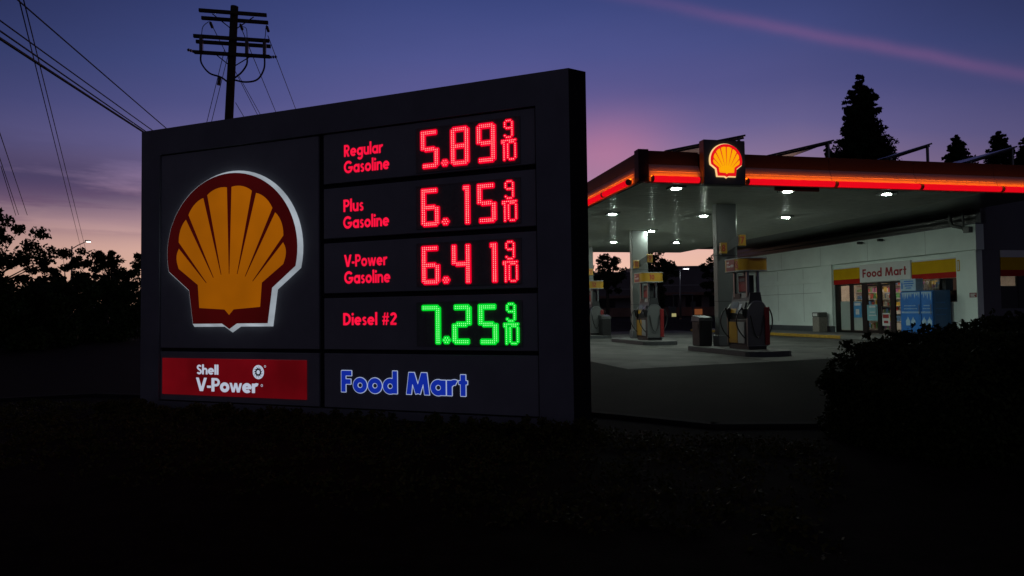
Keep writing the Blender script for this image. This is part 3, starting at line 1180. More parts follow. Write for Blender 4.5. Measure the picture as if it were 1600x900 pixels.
m_blk2 = mat('black_plastic', (.012, .012, .013), .4, 0, .2, 8)
m_gry = mat('dispenser_grey', (.11, .115, .115), .4, .2, .1, 3)
m_dgr = mat('dispenser_charcoal', (.020, .021, .023), .45, 0, .15, 3)
m_yl = mat('dispenser_yellow', (.36, .19, .004), .45, 0, .1, 4)
m_wh = mat('dispenser_white', (.26, .27, .265), .45, 0, .1, 4)
m_rd = mat('dispenser_red', (.17, .007, .008), .45, 0, .12, 4)
m_stl = mat('stainless', (.26, .27, .27), .28, .9, .08, 5)
m_txr = mat('number_red', (.28, .01, .01), .6)
m_txw = mat('white_print', (.65, .65, .65), .6)
def rot90(o):
    o.rotation_euler = (0, 0, R(-90))
    return o
def dispenser(bc, num, lab):
    d = thing('fuel_pump', lab, 'fuel pump', S(3.90, bc, .153), ST_R, 'fuel pumps on the islands')
    W, L = .30, .55      # half sizes: across (a) and along (b)
    t = MB(); t.box(-W+.02, W-.02, -L+.03, L-.03, 0, .14); t.build('plinth', m_blk2, d)
    t = MB(); t.box(-W+.015, W-.015, -L+.045, L-.045, .141, .86, 0, .01); t.build('lower_cabinet', m_dgr, d)
    # door skins on the face towards the driveway and the opposite face
    for sx_ in (-1, 1):
        for y0, y1, m, nm in ((L-.52, L-.06, m_yl, 'yellow_door'), (-L+.2, L-.54, m_wh, 'white_door')):
            t = MB(); t.box(sx_*(W-.012), sx_*(W+.006), y0, y1, .17, .78, 0, .004); t.build(nm, m, d)
    # ogive end panels
    def ogive(w, h0, h1):
        P = [(-w, h0), (w, h0), (w, .92)]
        for k_ in range(1, 9):
            t_ = k_/8
            P.append((w*math.cos(t_*math.pi/2)**.75, .92+(h1-.92)*math.sin(t_*math.pi/2)))
        for k_ in range(7, 0, -1):
            t_ = k_/8
            P.append((-w*math.cos(t_*math.pi/2)**.75, .92+(h1-.92)*math.sin(t_*math.pi/2)))
        P.append((-w, .92))
        return P
    for y0, y1 in ((-L-.01, -L+.04), (L-.04, L+.01)):
        t = MB(); t.prism_y(ogive(W+.01, .12, 1.36), y0, y1); t.build('end_panel', m_gry, d, autosmooth=35)
        t = MB(); t.prism_y(ogive(W+.025, .10, 1.385), y0+.008, y1-.008); t.build('end_rim', m_stl, d, autosmooth=35)
    t = MB(); t.box(W-.10, W+.05, -L-.05, -L-.012, .13, 1.20, 0, .012); t.build('red_post', m_rd, d)
    # console with sloping faces
    for sx_ in (-1, 1):
        t = MB()
        P = [(0, .861), (.27, .861), (.31, 1.02), (.20, 1.38), (.16, 1.62), (0, 1.62)]
        i = 0
        n = len(P)
        t.v = [(sx_*x, y, z) for y in (-L+.08, L-.08) for x, z in P]
        t.f = [tuple(range(n)), tuple(2*n-1-i for i in range(n))]+[(i, n+i, n+(i+1) % n, (i+1) % n) for i in range(n) if not (i == n-1)]
        t.m = [0]*len(t.f)
        con = t.build('console', m_dgr, d)
        def on_slope(nm, y0, y1, t0, t1, m, lift=.006):
            p0, p1 = Vector((.31, 1.02)), Vector((.20, 1.38))
            dd = (p1-p0)
            nn = Vector((dd.y, -dd.x)).normalized()
            q = MB()
            A_, B_ = p0+dd*t0, p0+dd*t1
            ring = []
            for lf in (0.0005, lift):
                for (pp, y) in ((A_, y0), (B_, y0), (B_, y1), (A_, y1)):
                    r_ = pp+nn*lf
                    ring.append((sx_*r_.x, y, r_.y))
            q.v = ring
            q.f = [(0, 1, 2, 3), (7, 6, 5, 4), (0, 4, 5, 1), (1, 5, 6, 2), (2, 6, 7, 3), (3, 7, 4, 0)]
            q.m = [0]*6
            return q.build(nm, m, con)
        on_slope('price_screen', .06, .36, .50, .92, mat('lcd_grey', (.10, .12, .12), .2))
        on_slope('keypad', -.02, -.14, .30, .75, m_stl)
        on_slope('grade_button', .10, .38, .05, .40, m_yl)
        on_slope('card_reader', -.20, -.36, .2, .9, m_blk2, .03)
        q = MB(); q.box(sx_*.17, sx_*.185, -.30, -.05, 1.40, 1.60, 0, .003); q.build('notice', m_wh, con)
        q = MB(); q.box(sx_*.17, sx_*.19, .02, .40, 1.40, 1.60, 0, .003); q.build('screen_surround', m_blk2, con)
    # posts and poster frame up to the topper
    for x, y in ((-.16, -.34), (.16, -.34), (-.16, .34), (.16, .34)):
        t = MB(); t.box(x-.035, x+.035, y-.035, y+.035, 1.50, 2.235, 0, .006); t.build('post', m_stl, d)
    t = MB(); t.box(-.12, .12, -.22, .22, 1.63, 2.12, 0, .01); pf = t.build('poster_frame', m_dgr, d)
    for sx_ in (-1, 1):
        t = MB(); t.box(sx_*.121, sx_*.127, -.19, .19, 1.66, 2.08); t.build('poster', m_rd, pf)
        t = MB(); t.box(sx_*.128, sx_*.132, -.14, .14, 1.95, 2.04); t.build('poster_print', m_wh, pf)
    # topper drum
    def drum(w, l, n=8, r=.26):
        P = []
        for cx, cy, a0 in ((w-r, l-r, 0), (-w+r, l-r, 90), (-w+r, -l+r, 180), (w-r, -l+r, 270)):
            for k_ in range(n+1):
                a = R(a0+90*k_/n)
                P.append((cx+r*math.cos(a), cy+r*math.sin(a)))
        return P
    t = MB(); t.prism(drum(.44, .56), 2.235, 2.60); tp = t.build('topper', m_yl, d, autosmooth=30)
    t = MB(); t.prism(drum(.452, .572), 2.225, 2.255); t.build('topper_trim', m_wh, tp, autosmooth=30)
    t = MB(); t.prism(drum(.452, .572), 2.585, 2.612); t.build('topper_trim', m_wh, tp, autosmooth=30)
    for sx_ in (-1, 1):
        t = MB(); t.box(sx_*.441, sx_*.449, -.16 if sx_ < 0 else .16, .30 if sx_ < 0 else -.30, 2.262, 2.578)
        t.build('red_sign', m_rd, tp)
    t = MB()
    text_mesh(t, 'Shell', -.27, 2.47, .06, .12, .2, 0)
    text_mesh(t, 'V-Power NiTRO+', -.27, 2.36, .072, .40, .2, 0)
    o = t.build('lettering', m_txw, tp, loc=(-.452, 0, 0)); rot90(o)
    if len(num) == 1:
        t = MB(); text_mesh(t, num, .19, 2.315, .22, None, .2, 0)
        o = t.build('number', m_txr, tp, loc=(-.4435, 0, 0)); rot90(o)
    else:
        t = MB(); text_mesh(t, num, -.20, 2.325, .19, None, .2, -.563)
        t.build('number', m_txr, tp)
    # nozzles in boots with hoses, on both faces
    for sx_ in (-1, 1):
        for y in (-.44, .44):
            t = MB(); t.box(sx_*(W-.01), sx_*(W+.07), y-.06, y+.06, .90, 1.18, 0, .015); bt = t.build('nozzle_boot', m_blk2, d)
            t = MB()
            t.tube([(sx_*(W+.06), y, .98), (sx_*(W+.10), y, 1.12), (sx_*(W+.13), y, 1.20)], .028, 7)
            t.tube([(sx_*(W+.13), y, 1.20), (sx_*(W+.10), y, 1.02), (sx_*(W+.08), y, .93)], .014, 6)
            t.build('nozzle', m_blk2, bt)
            t = MB()
            pts = []
            for k_ in range(15):
                s_ = k_/14
                pts.append((sx_*(W+.09*(1-s_)+.02+.20*math.sin(math.pi*s_)**.8), y+.05*math.sin(math.pi*s_), 1.19-.88*s_))
            t.tube(pts, .019, 6)
            t.build('hose', m_blk2, d)
    for y in (-L-.035, L+.035):
        t = MB()
        pts = []
        for k_ in range(17):
            u_ = -1+2*k_/16
            pts.append((.205*u_-.03, y-(.02 if y < 0 else -.02)*(1-u_*u_), .96-.62*(1-abs(u_)**2.2)))
        t.tube(pts, .016, 6)
        t.build('hose', m_blk2, d)
    return d
dispenser(1.55, '8', 'fuel pump 8 with a red and yellow topper drum in front of the nearest column')
dispenser(8.55, '10', 'fuel pump 10 with its number on the yellow topper drum')
dispenser(15.3, '12', 'fuel pump with a plain yellow topper at the far end, beside the price sign edge')

def flag(a, b, z, num, lab):
    fl = thing('number_flag', lab, 'pump number sign', S(a, b, z), ST_R, 'yellow pump number signs on the columns')
    t = MB(); t.box(-.105, .105, -.06, .06, -.17, .17, 0, .006); fb = t.build('yellow_box', m_yl, fl)
    t = MB(); text_mesh(t, num, -.085+(.0 if len(num) == 1 else -.01), -.11, .22, None if len(num) == 1 else .16, .18, -.0625)
    t.build('number', m_txr, fb)
    t = MB(); text_mesh(t, num, -.05, -.10, .19, .08 if len(num) == 1 else .09, .18, 0)
    o = t.build('number', m_txr, fb, loc=(-.1075, 0, 0)); rot90(o)
    t = MB(); t.box(-.095, .095, -.05, .05, -.195, -.171); t.build('foot', m_blk2, fl)
    t = MB()
    t.tube([(0, .06, .05), (0, .72 if b < COLB[0] else .5, .05)], .02, 6)
    t.build('arm', m_gry, fl)
    return fl
for bb, n1_, n2_, c1, c2 in ((3.335, '7', '8', 'nearest', 'nearest'), (10.335, '9', '10', 'middle', 'middle')):
    flag(4.47, bb-.66, 3.43, n1_, 'yellow box with number %s, the higher sign on the %s column' % (n1_, c1))
    flag(4.0, bb-.36, 3.21, n2_, 'yellow box with number %s, the lower sign on the %s column' % (n2_, c2))
flag(4.35, 17.335-.5, 3.30, '11', 'yellow box with number 11 on the farthest column beside the price sign')
# grey wedge boards that carry the flags
for bb, lab in ((3.335, 'grey slanting sign bracket between the boxes 7 and 8'), (10.335, 'grey slanting sign bracket between the boxes 9 and 10')):
    br = thing('sign_bracket', lab, 'bracket', S(4.0, bb-.16, 3.2), ST_R, 'slanting number sign brackets')
    t = MB()
    y0, y1 = -.20, -.50
    t.v = [(.1, y0, -.12), (.37, y1+.02, .10), (.37, y1+.02, .38), (.1, y0, .14), (.1, y0+.03, -.12), (.37, y1+.05, .10), (.37, y1+.05, .38), (.1, y0+.03, .14)]
    t.f = [(0, 1, 2, 3), (7, 6, 5, 4), (0, 4, 5, 1), (1, 5, 6, 2), (2, 6, 7, 3), (3, 7, 4, 0)]
    t.m = [0]*6
    t.build('board', m_gry, br)
    t = MB(); t.tube([(.12, y0+.02, 0), (.12, .02, 0)], .025, 6); t.build('arm', m_gry, br)
    t = MB(); t.tube([(.34, y1+.06, .2), (.34, .02, .1)], .025, 6); t.build('arm', m_gry, br)
# squeegee and waste bins at the column
def service_bin(b, lab, a=3.58):
    w = thing('waste_bin', lab, 'bin', S(a, b, .153), ST_R, 'dark bins on the pump islands')
    t = MB(); t.box(-.22, .22, -.25, .25, 0, .78, 0, .02); t.build('body', m_blk2, w)
    t = MB()
    t.v = [(-.24, -.27, .782), (.24, -.27, .782), (.24, .27, .782), (-.24, .27, .782), (-.22, -.25, .90), (.22, -.25, .90), (.22, .25, .97), (-.22, .25, .97)]
    t.f = [(3, 2, 1, 0), (4, 5, 6, 7), (0, 1, 5, 4), (1, 2, 6, 5), (2, 3, 7, 6), (3, 0, 4, 7)]
    t.m = [0]*6
    t.build('lid', m_dgr, w)
    t = MB(); t.box(-.15, .15, -.262, -.251, .52, .70); t.build('opening', m_blk2, w)
    t = MB(); t.box(-.232, -.221, -.17, .17, .52, .70); t.build('opening', m_blk2, w)
service_bin(3.70, 'dark slope-topped bin beside the nearest column', 3.60)
service_bin(14.45, 'dark slope-topped bin beside the farthest pump', 4.2)

# ------------------------------------------------------------------ THE STORE
m_wall = mat('store_wall_paint', (.74, .84, .79), .6, 0, .08, .8, .12, 60)
m_wdk = mat('store_end_shaded', (.10, .10, .115), .6, 0, .1, .8)  # pale wall colour darkened, the shade of the unlit end put into it
m_band = mat('store_base_band', (.055, .07, .075), .6, 0, .15, 2)
m_frm = mat('bronze_frame', (.012, .012, .012), .35, .4)
m_int = mat('interior_paint', (.62, .52, .45), .6)
m_flr = mat('interior_floor', (.30, .27, .24), .3)
m_ylb = mat('sign_band_yellow', (.62, .36, .002), .5, 0, .06, 2, spec=.08)
m_rdb = mat('sign_band_red', (.42, .014, .010), .5, 0, .06, 2, spec=.08)
m_whb = mat('sign_band_white', (.62, .64, .63), .5, 0, .05, 2)
e_int = emit('interior_ceiling_light', (1.0, .80, .62), 8.0, True)
gl = glassmat('shop_glass')
store = thing('store_building', 'pale single storey shop with a yellow red and white sign band over its glass doors', 'building', S(15, 4.4, 0), ST_R)
EACH = {'front_wall', 'base_band', 'band_yellow', 'band_red', 'band_cap', 'end_wall', 'window_film', 'end_window_mask', 'back_wall', 'interior_wall', 'end_infill', 'fascia_joint', 'wall_joint'}
# local frame: x = a-15 (into the shop), y = b-4.4
def bx(nm, m, *boxes, parent=store, bev=0.0, each=None):
    if each is None:
        each = nm in EACH
    if each and len(boxes) > 1:
        return [bx(nm, m, q, parent=parent, bev=bev) for q in boxes][0]
    t = MB()
    for q in boxes:
        t.box(*q[:6], 0, bev)
    return t.build(nm, m, parent)
BE = 17.3
bx('front_wall', m_wall, (0, .2, 0, .92, .151, 3.36), (0, .2, 7.87, BE, .151, 3.36), (.0, .2, .92, 3.1, .151, 1.47))
m_wj = mat('wall_joint_grey', (.30, .34, .32), .8)  # plain grey colour of the wall and fascia joints
bx('wall_joint', m_wj, *[(-.0015, .001, y, y+.02, .62, 3.3) for y in (10.2, 12.4, 14.6)], (-.0015, .001, 8.4, BE, 2.05, 2.07))
bx('wall_ledge', m_wall, (-.05, -.0005, 8.75, BE, 2.55, 2.78), bev=.01)
bx('wall_pier', m_wall, (-.11, -.0008, 7.90, 8.70, .43, 3.36), bev=.008)
bx('wall_pier', m_wall, (-.07, -.0008, .0, .88, .43, 3.36), bev=.008)
bx('base_band', m_band, (-.02, -.001, 0, .92, .151, .42), (-.02, -.001, 7.88, BE, .151, .42), (-.02, -.001, .92, 3.1, .151, .42))
bx('fascia', m_wall, (-.15, .2, -.10, BE, 3.365, 4.30))
bx('fascia_joint', m_wj, *[(-.152, -.149, y, y+.012, 3.37, 4.29) for y in (2.2, 5.4, 8.6, 11.8, 15.0)])
bx('fascia_coping', m_fdk, (-.17, .2, -.12, BE, 4.302, 4.335))
bx('upper_wall', m_dark, (.25, .45, 0, BE, 4.34, 5.9))
bx('roof', m_fdk, (.22, 8, -.05, BE, 5.9, 6.0))
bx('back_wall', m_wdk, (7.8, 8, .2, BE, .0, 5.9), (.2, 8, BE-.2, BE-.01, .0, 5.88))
# end wall facing the hedge
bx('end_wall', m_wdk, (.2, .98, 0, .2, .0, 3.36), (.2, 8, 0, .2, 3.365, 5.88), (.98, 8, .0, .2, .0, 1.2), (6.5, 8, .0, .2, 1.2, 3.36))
bx('end_band', m_ylb, (.99, 6.5, -.03, .0, 2.62, 3.09))
bx('end_band_stripe', m_rdb, (.99, 6.5, -.032, .0, 2.40, 2.618))
bx('end_band_cap', m_whb, (.99, 6.5, -.028, .0, 3.092, 3.35))
bx('end_infill', m_wdk, (.985, 6.5, .002, .2, 2.39, 3.36))
bx('end_window', gl, (.98, 6.5, .09, .10, 1.2, 2.38))
bx('end_window_frame', m_frm, (1.80, 1.86, .05, .15, 1.2, 2.39), (3.3, 3.36, .05, .15, 1.2, 2.39), (4.9, 4.96, .05, .15, 1.2, 2.39))
# sign band over the doors
bx('band_infill', m_wall, (.03, .2, .925, 7.865, 2.40, 3.362))
bx('band_yellow', m_ylb, (-.02, .028, .93, 3.08, 2.62, 3.12), (-.02, .028, 6.06, 7.86, 2.62, 3.12))
bx('band_red', m_rdb, (-.021, .028, .93, 3.08, 2.40, 2.617), (-.021, .028, 6.06, 7.86, 2.40, 2.617))
bx('band_cap', m_whb, (-.019, .028, .93, 3.08, 3.123, 3.17), (-.019, .028, 6.06, 7.86, 3.123, 3.17))
wp_ = bx('white_sign', m_whb, (-.06, .028, 3.09, 6.05, 2.42, 3.22), bev=.01)
t = MB()
text_mesh(t, 'Food Mart', 0, 2.64, .37, 2.55, .21, 0, 0, .08)
o = t.build('sign_lettering', mat('sign_red_letters', (.30, .008, .014), .5), store, loc=(-.064, 10.26-4.4, 0))
rot90(o)
# glazing: posts between b values
def by(b): return b-4.4
edges = [(11.93, 11.27), (11.06, 10.47), (10.19, 9.49), (9.33, 8.74), (8.52, 7.55)]
posts = [(12.26, 11.93), (11.27, 11.06), (10.47, 10.19), (9.49, 9.33), (8.74, 8.52), (7.55, 7.45)]
bx('glazing_frame', m_frm, *[(.04, .12, by(q), by(p), .151, 2.40) for p, q in posts], (.04, .12, by(7.45), by(12.26), 2.33, 2.395), (.042, .118, by(11.93), by(10.47), .152, .26))
for i, (p, q) in enumerate(edges):
    if i in (2, 3):
        dr = bx('door', m_frm, (.05, .11, by(q)+.002, by(q)+.05, .17, 2.32), (.05, .11, by(p)-.05, by(p)-.002, .17, 2.32), (.05, .11, by(q)+.05, by(p)-.05, .17, .30), (.05, .11, by(q)+.05, by(p)-.05, 2.24, 2.32))
        bx('pane', gl, (.076, .084, by(q)+.05, by(p)-.05, .30, 2.24), parent=dr)
        t = MB()
        hy = by(q)+.09 if i == 2 else by(p)-.09
        t.tube([(.02, hy, .95), (.02, hy, 1.35)], .015, 6)
        t.build('handle', m_stl, dr)
    else:
        bx('window', gl, (.076, .084, by(q)+.001, by(p)-.001, .262 if i < 2 else .155, 2.329))
m_film = mat('frosted_film', (.36, .42, .39), .5, 0, .08, 2)
bx('window_film', m_film, (.066, .0745, by(11.27)+.01, by(11.93)-.01, .27, 1.60), (.066, .0745, by(10.47)+.01, by(11.06)-.01, .27, 1.60))
bx('end_window_mask', m_blk2, (.985, 1.80, .06, .088, 1.2, 2.03), (1.865, 6.5, .06, .088, 1.2, 2.385))  # dark sheets added to hide the bright interior behind the end window
wf = bx('side_window_frame', m_frm, (.04, .12, .93, .98, 1.475, 2.395), (.04, .12, 3.0, 3.05, 1.475, 2.395), (.04, .12, 1.75, 1.79, 1.475, 2.395), (.04, .12, .98, 3.0, 1.475, 1.53))
bx('pane', glassmat('dark_glass', (.10, .11, .11), .12), (.076, .084, .98, 1.75, 1.53, 2.39), parent=wf)
bx('security_bars', m_whb, *[(.03, .039, y, y+.012, 1.53, 2.38) for y in np.arange(1.85, 2.98, .13)], parent=wf)
bx('pane', gl, (.076, .084, 1.79, 3.0, 1.53, 2.39), parent=wf)
# interior shell
bx('interior_floor', m_flr, (.21, 7.79, .21, 10, .1, .16))
bx('interior_wall', m_int, (7.7, 7.79, .21, 10, .161, 2.95), (.21, 7.79, 9.9, 10, .161, 2.95))
bx('interior_ceiling', m_int, (.21, 7.79, .21, 10, 2.96, 3.02))
for x in (1.6, 4.2):
    for y in (2.0, 5.0, 8.0):
        bx('ceiling_light', e_int, (x, x+.6, y-.9, y+.9, 2.93, 2.955))
# pipe and box at the end of the fascia
t = MB()
pts = [(-.22, .45, 4.84), (-.22, .42, 4.45), (-.3, .30, 4.25), (-.36, .15, 4.2)]
t.tube([(-.25, .9, 4.84), (-.25, .9, 4.5), (-.25, .8, 4.33), (-.25, .35, 4.20)], .06, 8)
t.build('drain_pipe', mat('pipe_grey', (.16, .17, .16), .5), store, smooth=True)
t = MB()
t.tube([(-.25, .32, 4.84), (-.25, .32, 4.1)], .035, 8)
t.build('drain_pipe', mat('pipe_grey', (.16, .17, .16), .5), store, smooth=True)
bx('pipe_box', mat('pipe_grey', (.16, .17, .16), .5), (-.32, -.155, .02, .26, 4.0, 4.22))
# --- goods seen through the glass
cols = [(.6, .6, .58), (.45, .06, .05), (.5, .35, .05), (.08, .2, .4), (.1, .3, .12), (.55, .5, .4), (.35, .1, .3)]
gm = [mat('goods_%d' % i, c, .5) for i, c in enumerate(cols)]
gm += [mat('shelf_metal', (.5, .5, .48), .5)]
def shelf(x, y, L, H, lab, seed, turn=0.0):
    rr = random.Random(seed)
    sh = thing('shop_shelf', lab, 'shelf', S(15+x, 4.4+y, .161), ST_R+turn, 'stocked shelves inside the shop')
    t = MB()
    t.box(.0, .02, 0, L, 0, H)
    zs_ = [.1+i*.36 for i in range(int(H/.36)+1)]
    for z in zs_:
        t.box(-.35, 0, 0, L, z, z+.025)
    t.build('rack', gm[-1], sh)
    g_ = MB()
    for z in zs_:
        y_ = .02
        while y_ < L-.1:
            w_ = rr.uniform(.06, .16)
            h_ = rr.uniform(.12, .3)
            g_.box(-.33+rr.uniform(0, .08), -.03, y_, y_+w_-.01, z+.026, z+.026+h_, rr.randrange(7))
            y_ += w_
    tag(g_.build('goods', gm[:7], sh), kind='stuff')
shelf(1.3, 2.6, 1.9, 2.1, 'stocked shelf behind the glass beside the ice freezer', 1)
shelf(2.3, 6.3, 1.7, 1.45, 'low stocked shelf behind the glass doors', 2)
shelf(7.4, 9.88, 4.6, 2.2, 'long tall stocked shelf against the far inner shop wall', 3, R(90))
shelf(4.6, 5.2, 2.6, 1.5, 'middle stocked shelf deep inside the shop', 5)
# --- posters on the glass
def poster(b0, b1, z0, z1, m, lab, marks):
    p = thing('poster', lab, 'poster', S(15.03, b0, z0), ST_R, 'posters on the shop glass')
    w, h = b0-b1, z1-z0
    t = MB(); t.box(0, w, -.002, .002, 0, h)
    o = t.build('sheet', m, p); rot90(o)
    t = MB()
    for (x0, x1, y0, y1) in marks:
        t.poly([(x0*w, -.0035, y0*h), (x1*w, -.0035, y0*h), (x1*w, -.0035, y1*h), (x0*w, -.0035, y1*h)])
    o = t.build('print', m_txw if m is not m_whb else m_txr, p); rot90(o)
m_pb = mat('poster_blue', (.06, .28, .55), .4)
m_pc = mat('poster_cyan', (.20, .45, .50), .4)
poster(11.0, 10.50, .85, 1.55, m_pb, 'blue poster on the pane beside the shop doors', [(.1, .9, .78, .95), (.25, .7, .2, .55)])
poster(10.15, 9.52, .72, 1.42, m_pc, 'pale cyan notice on the first shop door', [(.2, .8, .82, .92), (.25, .75, .5, .56), (.15, .85, .3, .36)])
poster(9.25, 8.82, .50, 1.05, m_whb, 'white notice low on the second shop door', [(.1, .9, .6, .9), (.2, .8, .2, .4)])
# --- small red plate by the corner
rp = thing('warning_plate', 'small red and white plate on the shop wall near its corner', 'sign', S(14.925, 4.72, 1.62), ST_R)
t = MB(); t.box(0, .30, -.006, .0, 0, .17); o = t.build('plate', m_rd, rp); rot90(o)
t = MB()
for q in ((.04, .26, .105, .135), (.04, .20, .06, .085), (.04, .24, .025, .045)):
    t.poly([(q[0], -.0075, q[2]), (q[1], -.0075, q[2]), (q[1], -.0075, q[3]), (q[0], -.0075, q[3])])
o = t.build('print', m_txw, rp); rot90(o)
# yellow framed small lamp plate next to the band end
yp = thing('wall_plaque', 'narrow yellow edged plaque on the shop wall beside the yellow band', 'sign', S(14.925, 5.22, 2.62), ST_R)
t = MB(); t.box(0, .12, -.012, 0, 0, .42, 0, .003); o = t.build('plaque_edge', m_ylb, yp); rot90(o)
t = MB(); t.box(.03, .09, -.016, -.0125, .04, .38); o = t.build('plaque_face', m_whb, yp); rot90(o)
# --- cameras on the fascia
for b_, lab in ((9.98, 'small dark security camera on the fascia above the white sign'), (8.75, 'small dark security camera on the fascia nearer the shop corner')):
    c = thing('security_camera', lab, 'camera', S(14.84, b_, 4.17), ST_R, 'security cameras on the shop fascia')
    t = MB(); t.tube([(0, 0, 0), (-.12, 0, .02)], .02, 6); t.build('arm', m_dgr, c)
    t = MB(); t.box(-.34, -.10, -.06, .06, -.05, .06, 0, .015); t.build('body', m_dgr, c)
# --- bin by the door
tb = thing('litter_bin', 'tall stone grey litter bin against the pale shop wall', 'bin', S(14.50, 12.72, .151), ST_R)
t = MB(); t.box(-.24, .24, -.24, .24, 0, .72, 0, .03); t.build('body', mat('bin_stone', (.22, .20, .17), .8, 0, .25, 12), tb)
t = MB(); t.box(-.25, .25, -.25, .25, .722, .95, 0, .03); hd = t.build('hood', mat('bin_hood', (.10, .10, .09), .6), tb)
t = MB(); t.box(-.255, -.251, -.16, .16, .77, .90); t.build('flap', m_whb, hd)
# --- ice freezer
m_ice = mat('freezer_blue', (.012, .15, .50), .35, 0, .15, 2)
m_ice2 = mat('freezer_blue_dark', (.02, .10, .26), .35, 0, .15, 2)
m_icw = mat('ice_white', (.30, .46, .60), .45, 0, .15, 8)
ic = thing('ice_freezer', 'blue ice freezer with white frost and lettering outside the shop window', 'freezer', S(14.12, 5.52, .151), ST_R)
t = MB(); t.box(0, .78, 0, 1.62, .10, 1.78, 0, .03); t.build('body', m_ice2, ic)
t = MB(); t.box(.04, .74, .04, 1.58, 0, .099); t.build('foot', m_blk2, ic)
for y0, y1 in ((.02, .56), (.58, 1.60)):
    t = MB(); t.box(-.05, -.002, y0, y1, .16, 1.74, 0, .012); dr = t.build('door', m_ice, ic)
    t = MB()
    rr = random.Random(int(y0*100))
    x = y0+.03
    while x < y1-.09:
        w_ = rr.uniform(.05, .10)
        h_ = rr.uniform(.06, .34)
        t.poly([(-.0515, x, 1.70), (-.0515, x+w_*.5, 1.70-h_), (-.0515, x+w_, 1.70)])
        t.poly([(-.0512, x, 1.72), (-.0512, x, 1.69), (-.0512, x+w_, 1.69), (-.0512, x+w_, 1.72)])
        x += w_
    t.build('frost', m_icw, dr)
    t = MB()
    for z_, f0, f1, hh in ((1.18, .25, .75, .035), (1.06, .18, .82, .035), (.90, .05, .95, .07)):
        yy = y0+(y1-y0)*f0
        while yy < y0+(y1-y0)*f1:
            w_ = rr.uniform(.02, .05)
            t.poly([(-.052, yy, z_), (-.052, yy, z_+hh), (-.052, yy+w_, z_+hh), (-.052, yy+w_, z_)])
            yy += w_+.018
    for k_ in range(2):
        c0 = (y0+y1)/2-.12+.26*k_
        t.poly([(-.052, c0-.10, .42), (-.052, c0-.11, .60), (-.052, c0-.03, .70), (-.052, c0, .78), (-.052, c0+.03, .70), (-.052, c0+.11, .60), (-.052, c0+.10, .42)])
    t.build('door_print', m_icw, dr)
    t = MB(); t.tube([(-.085, y0+.05, .85), (-.085, y0+.05, 1.25)], .012, 6); t.build('handle', m_stl, dr)
t = MB()
rr = random.Random(4)
for z_, x0, x1 in ((1.28, .08, .5), (1.05, .1, .62), (.82, .1, .55)):
    xx = x0
    while xx < x1:
        w_ = rr.uniform(.02, .06)
        t.poly([(xx, -.0015, z_), (xx+w_, -.0015, z_), (xx+w_, -.0015, z_+.05), (xx, -.0015, z_+.05)])
        xx += w_+.02
t.build('side_print', m_ice, ic)
hb = thing('ice_header_box', 'pale blue sign box standing on top of the ice freezer', 'sign', S(14.2, 6.45, 1.932), ST_R)
t = MB(); t.box(0, .35, 0, .80, 0, .48, 0, .01); t.build('box', m_icw, hb)
t = MB()
for z_, y0, y1, hh in ((.36, .12, .6, .05), (.27, .10, .62, .05), (.18, .16, .56, .05), (.10, .22, .5, .04)):
    t.poly([(-.0015, y0, z_), (-.0015, y0, z_+hh), (-.0015, y1, z_+hh), (-.0015, y1, z_)])
t.poly([(-.0015, .66, .1), (-.0015, .66, .3), (-.0015, .70, .38), (-.0015, .74, .3), (-.0015, .74, .1)])
t.build('print', m_ice, hb)

# ------------------------------------------------------------------ foliage
def leaves(cent, rad, n, size, rs, flat=.0, up_bias=0.0):
    """random small pointed leaf faces; cent (k,3), rad (k,3)"""
    k = rs.integers(0, len(cent), n)
    u = rs.normal(size=(n, 3))
    u /= np.linalg.norm(u, axis=1)[:, None]
    p = cent[k]+u*rad[k]*(rs.random((n, 1))**.5)
    a = rs.normal(size=(n, 3))
    a[:, 2] = a[:, 2]*(1-flat)+up_bias
    a /= np.linalg.norm(a, axis=1)[:, None]
    t = rs.normal(size=(n, 3))
    w = np.cross(a, t)
    w /= np.linalg.norm(w, axis=1)[:, None]
    s = size*(.6+.8*rs.random((n, 1)))
    v = np.empty((n, 4, 3))
    v[:, 0] = p-a*s*.5
    v[:, 1] = p+w*s*.28
    v[:, 2] = p+a*s*.5
    v[:, 3] = p-w*s*.28
    return v.reshape(-1, 3)
def leaf_obj(name, v, m, parent=None):
    n = len(v)//4
    me = bpy.data.meshes.new(name)
    me.vertices.add(len(v))
    me.vertices.foreach_set('co', v.astype(np.float32).ravel())
    me.loops.add(n*4)
    me.loops.foreach_set('vertex_index', np.arange(n*4, dtype=np.int32))
    me.polygons.add(n)
    me.polygons.foreach_set('loop_start', np.arange(0, n*4, 4, dtype=np.int32))
    me.polygons.foreach_set('loop_total', np.full(n, 4, dtype=np.int32))
    me.update(calc_edges=True)
    me.materials.append(m)
    o = bpy.data.objects.new(name, me)
    C.objects.link(o)
    o.parent = parent
    return o
m_leaf = leafmat('leaf_dark', (.030, .045, .018))
m_leaf2 = leafmat('leaf_hedge', (.032, .042, .014))
m_ndl = leafmat('needle_dark', (.018, .030, .016))
m_bark = mat('bark', (.05, .04, .03), .9, 0, .3, 8, .5, 30)
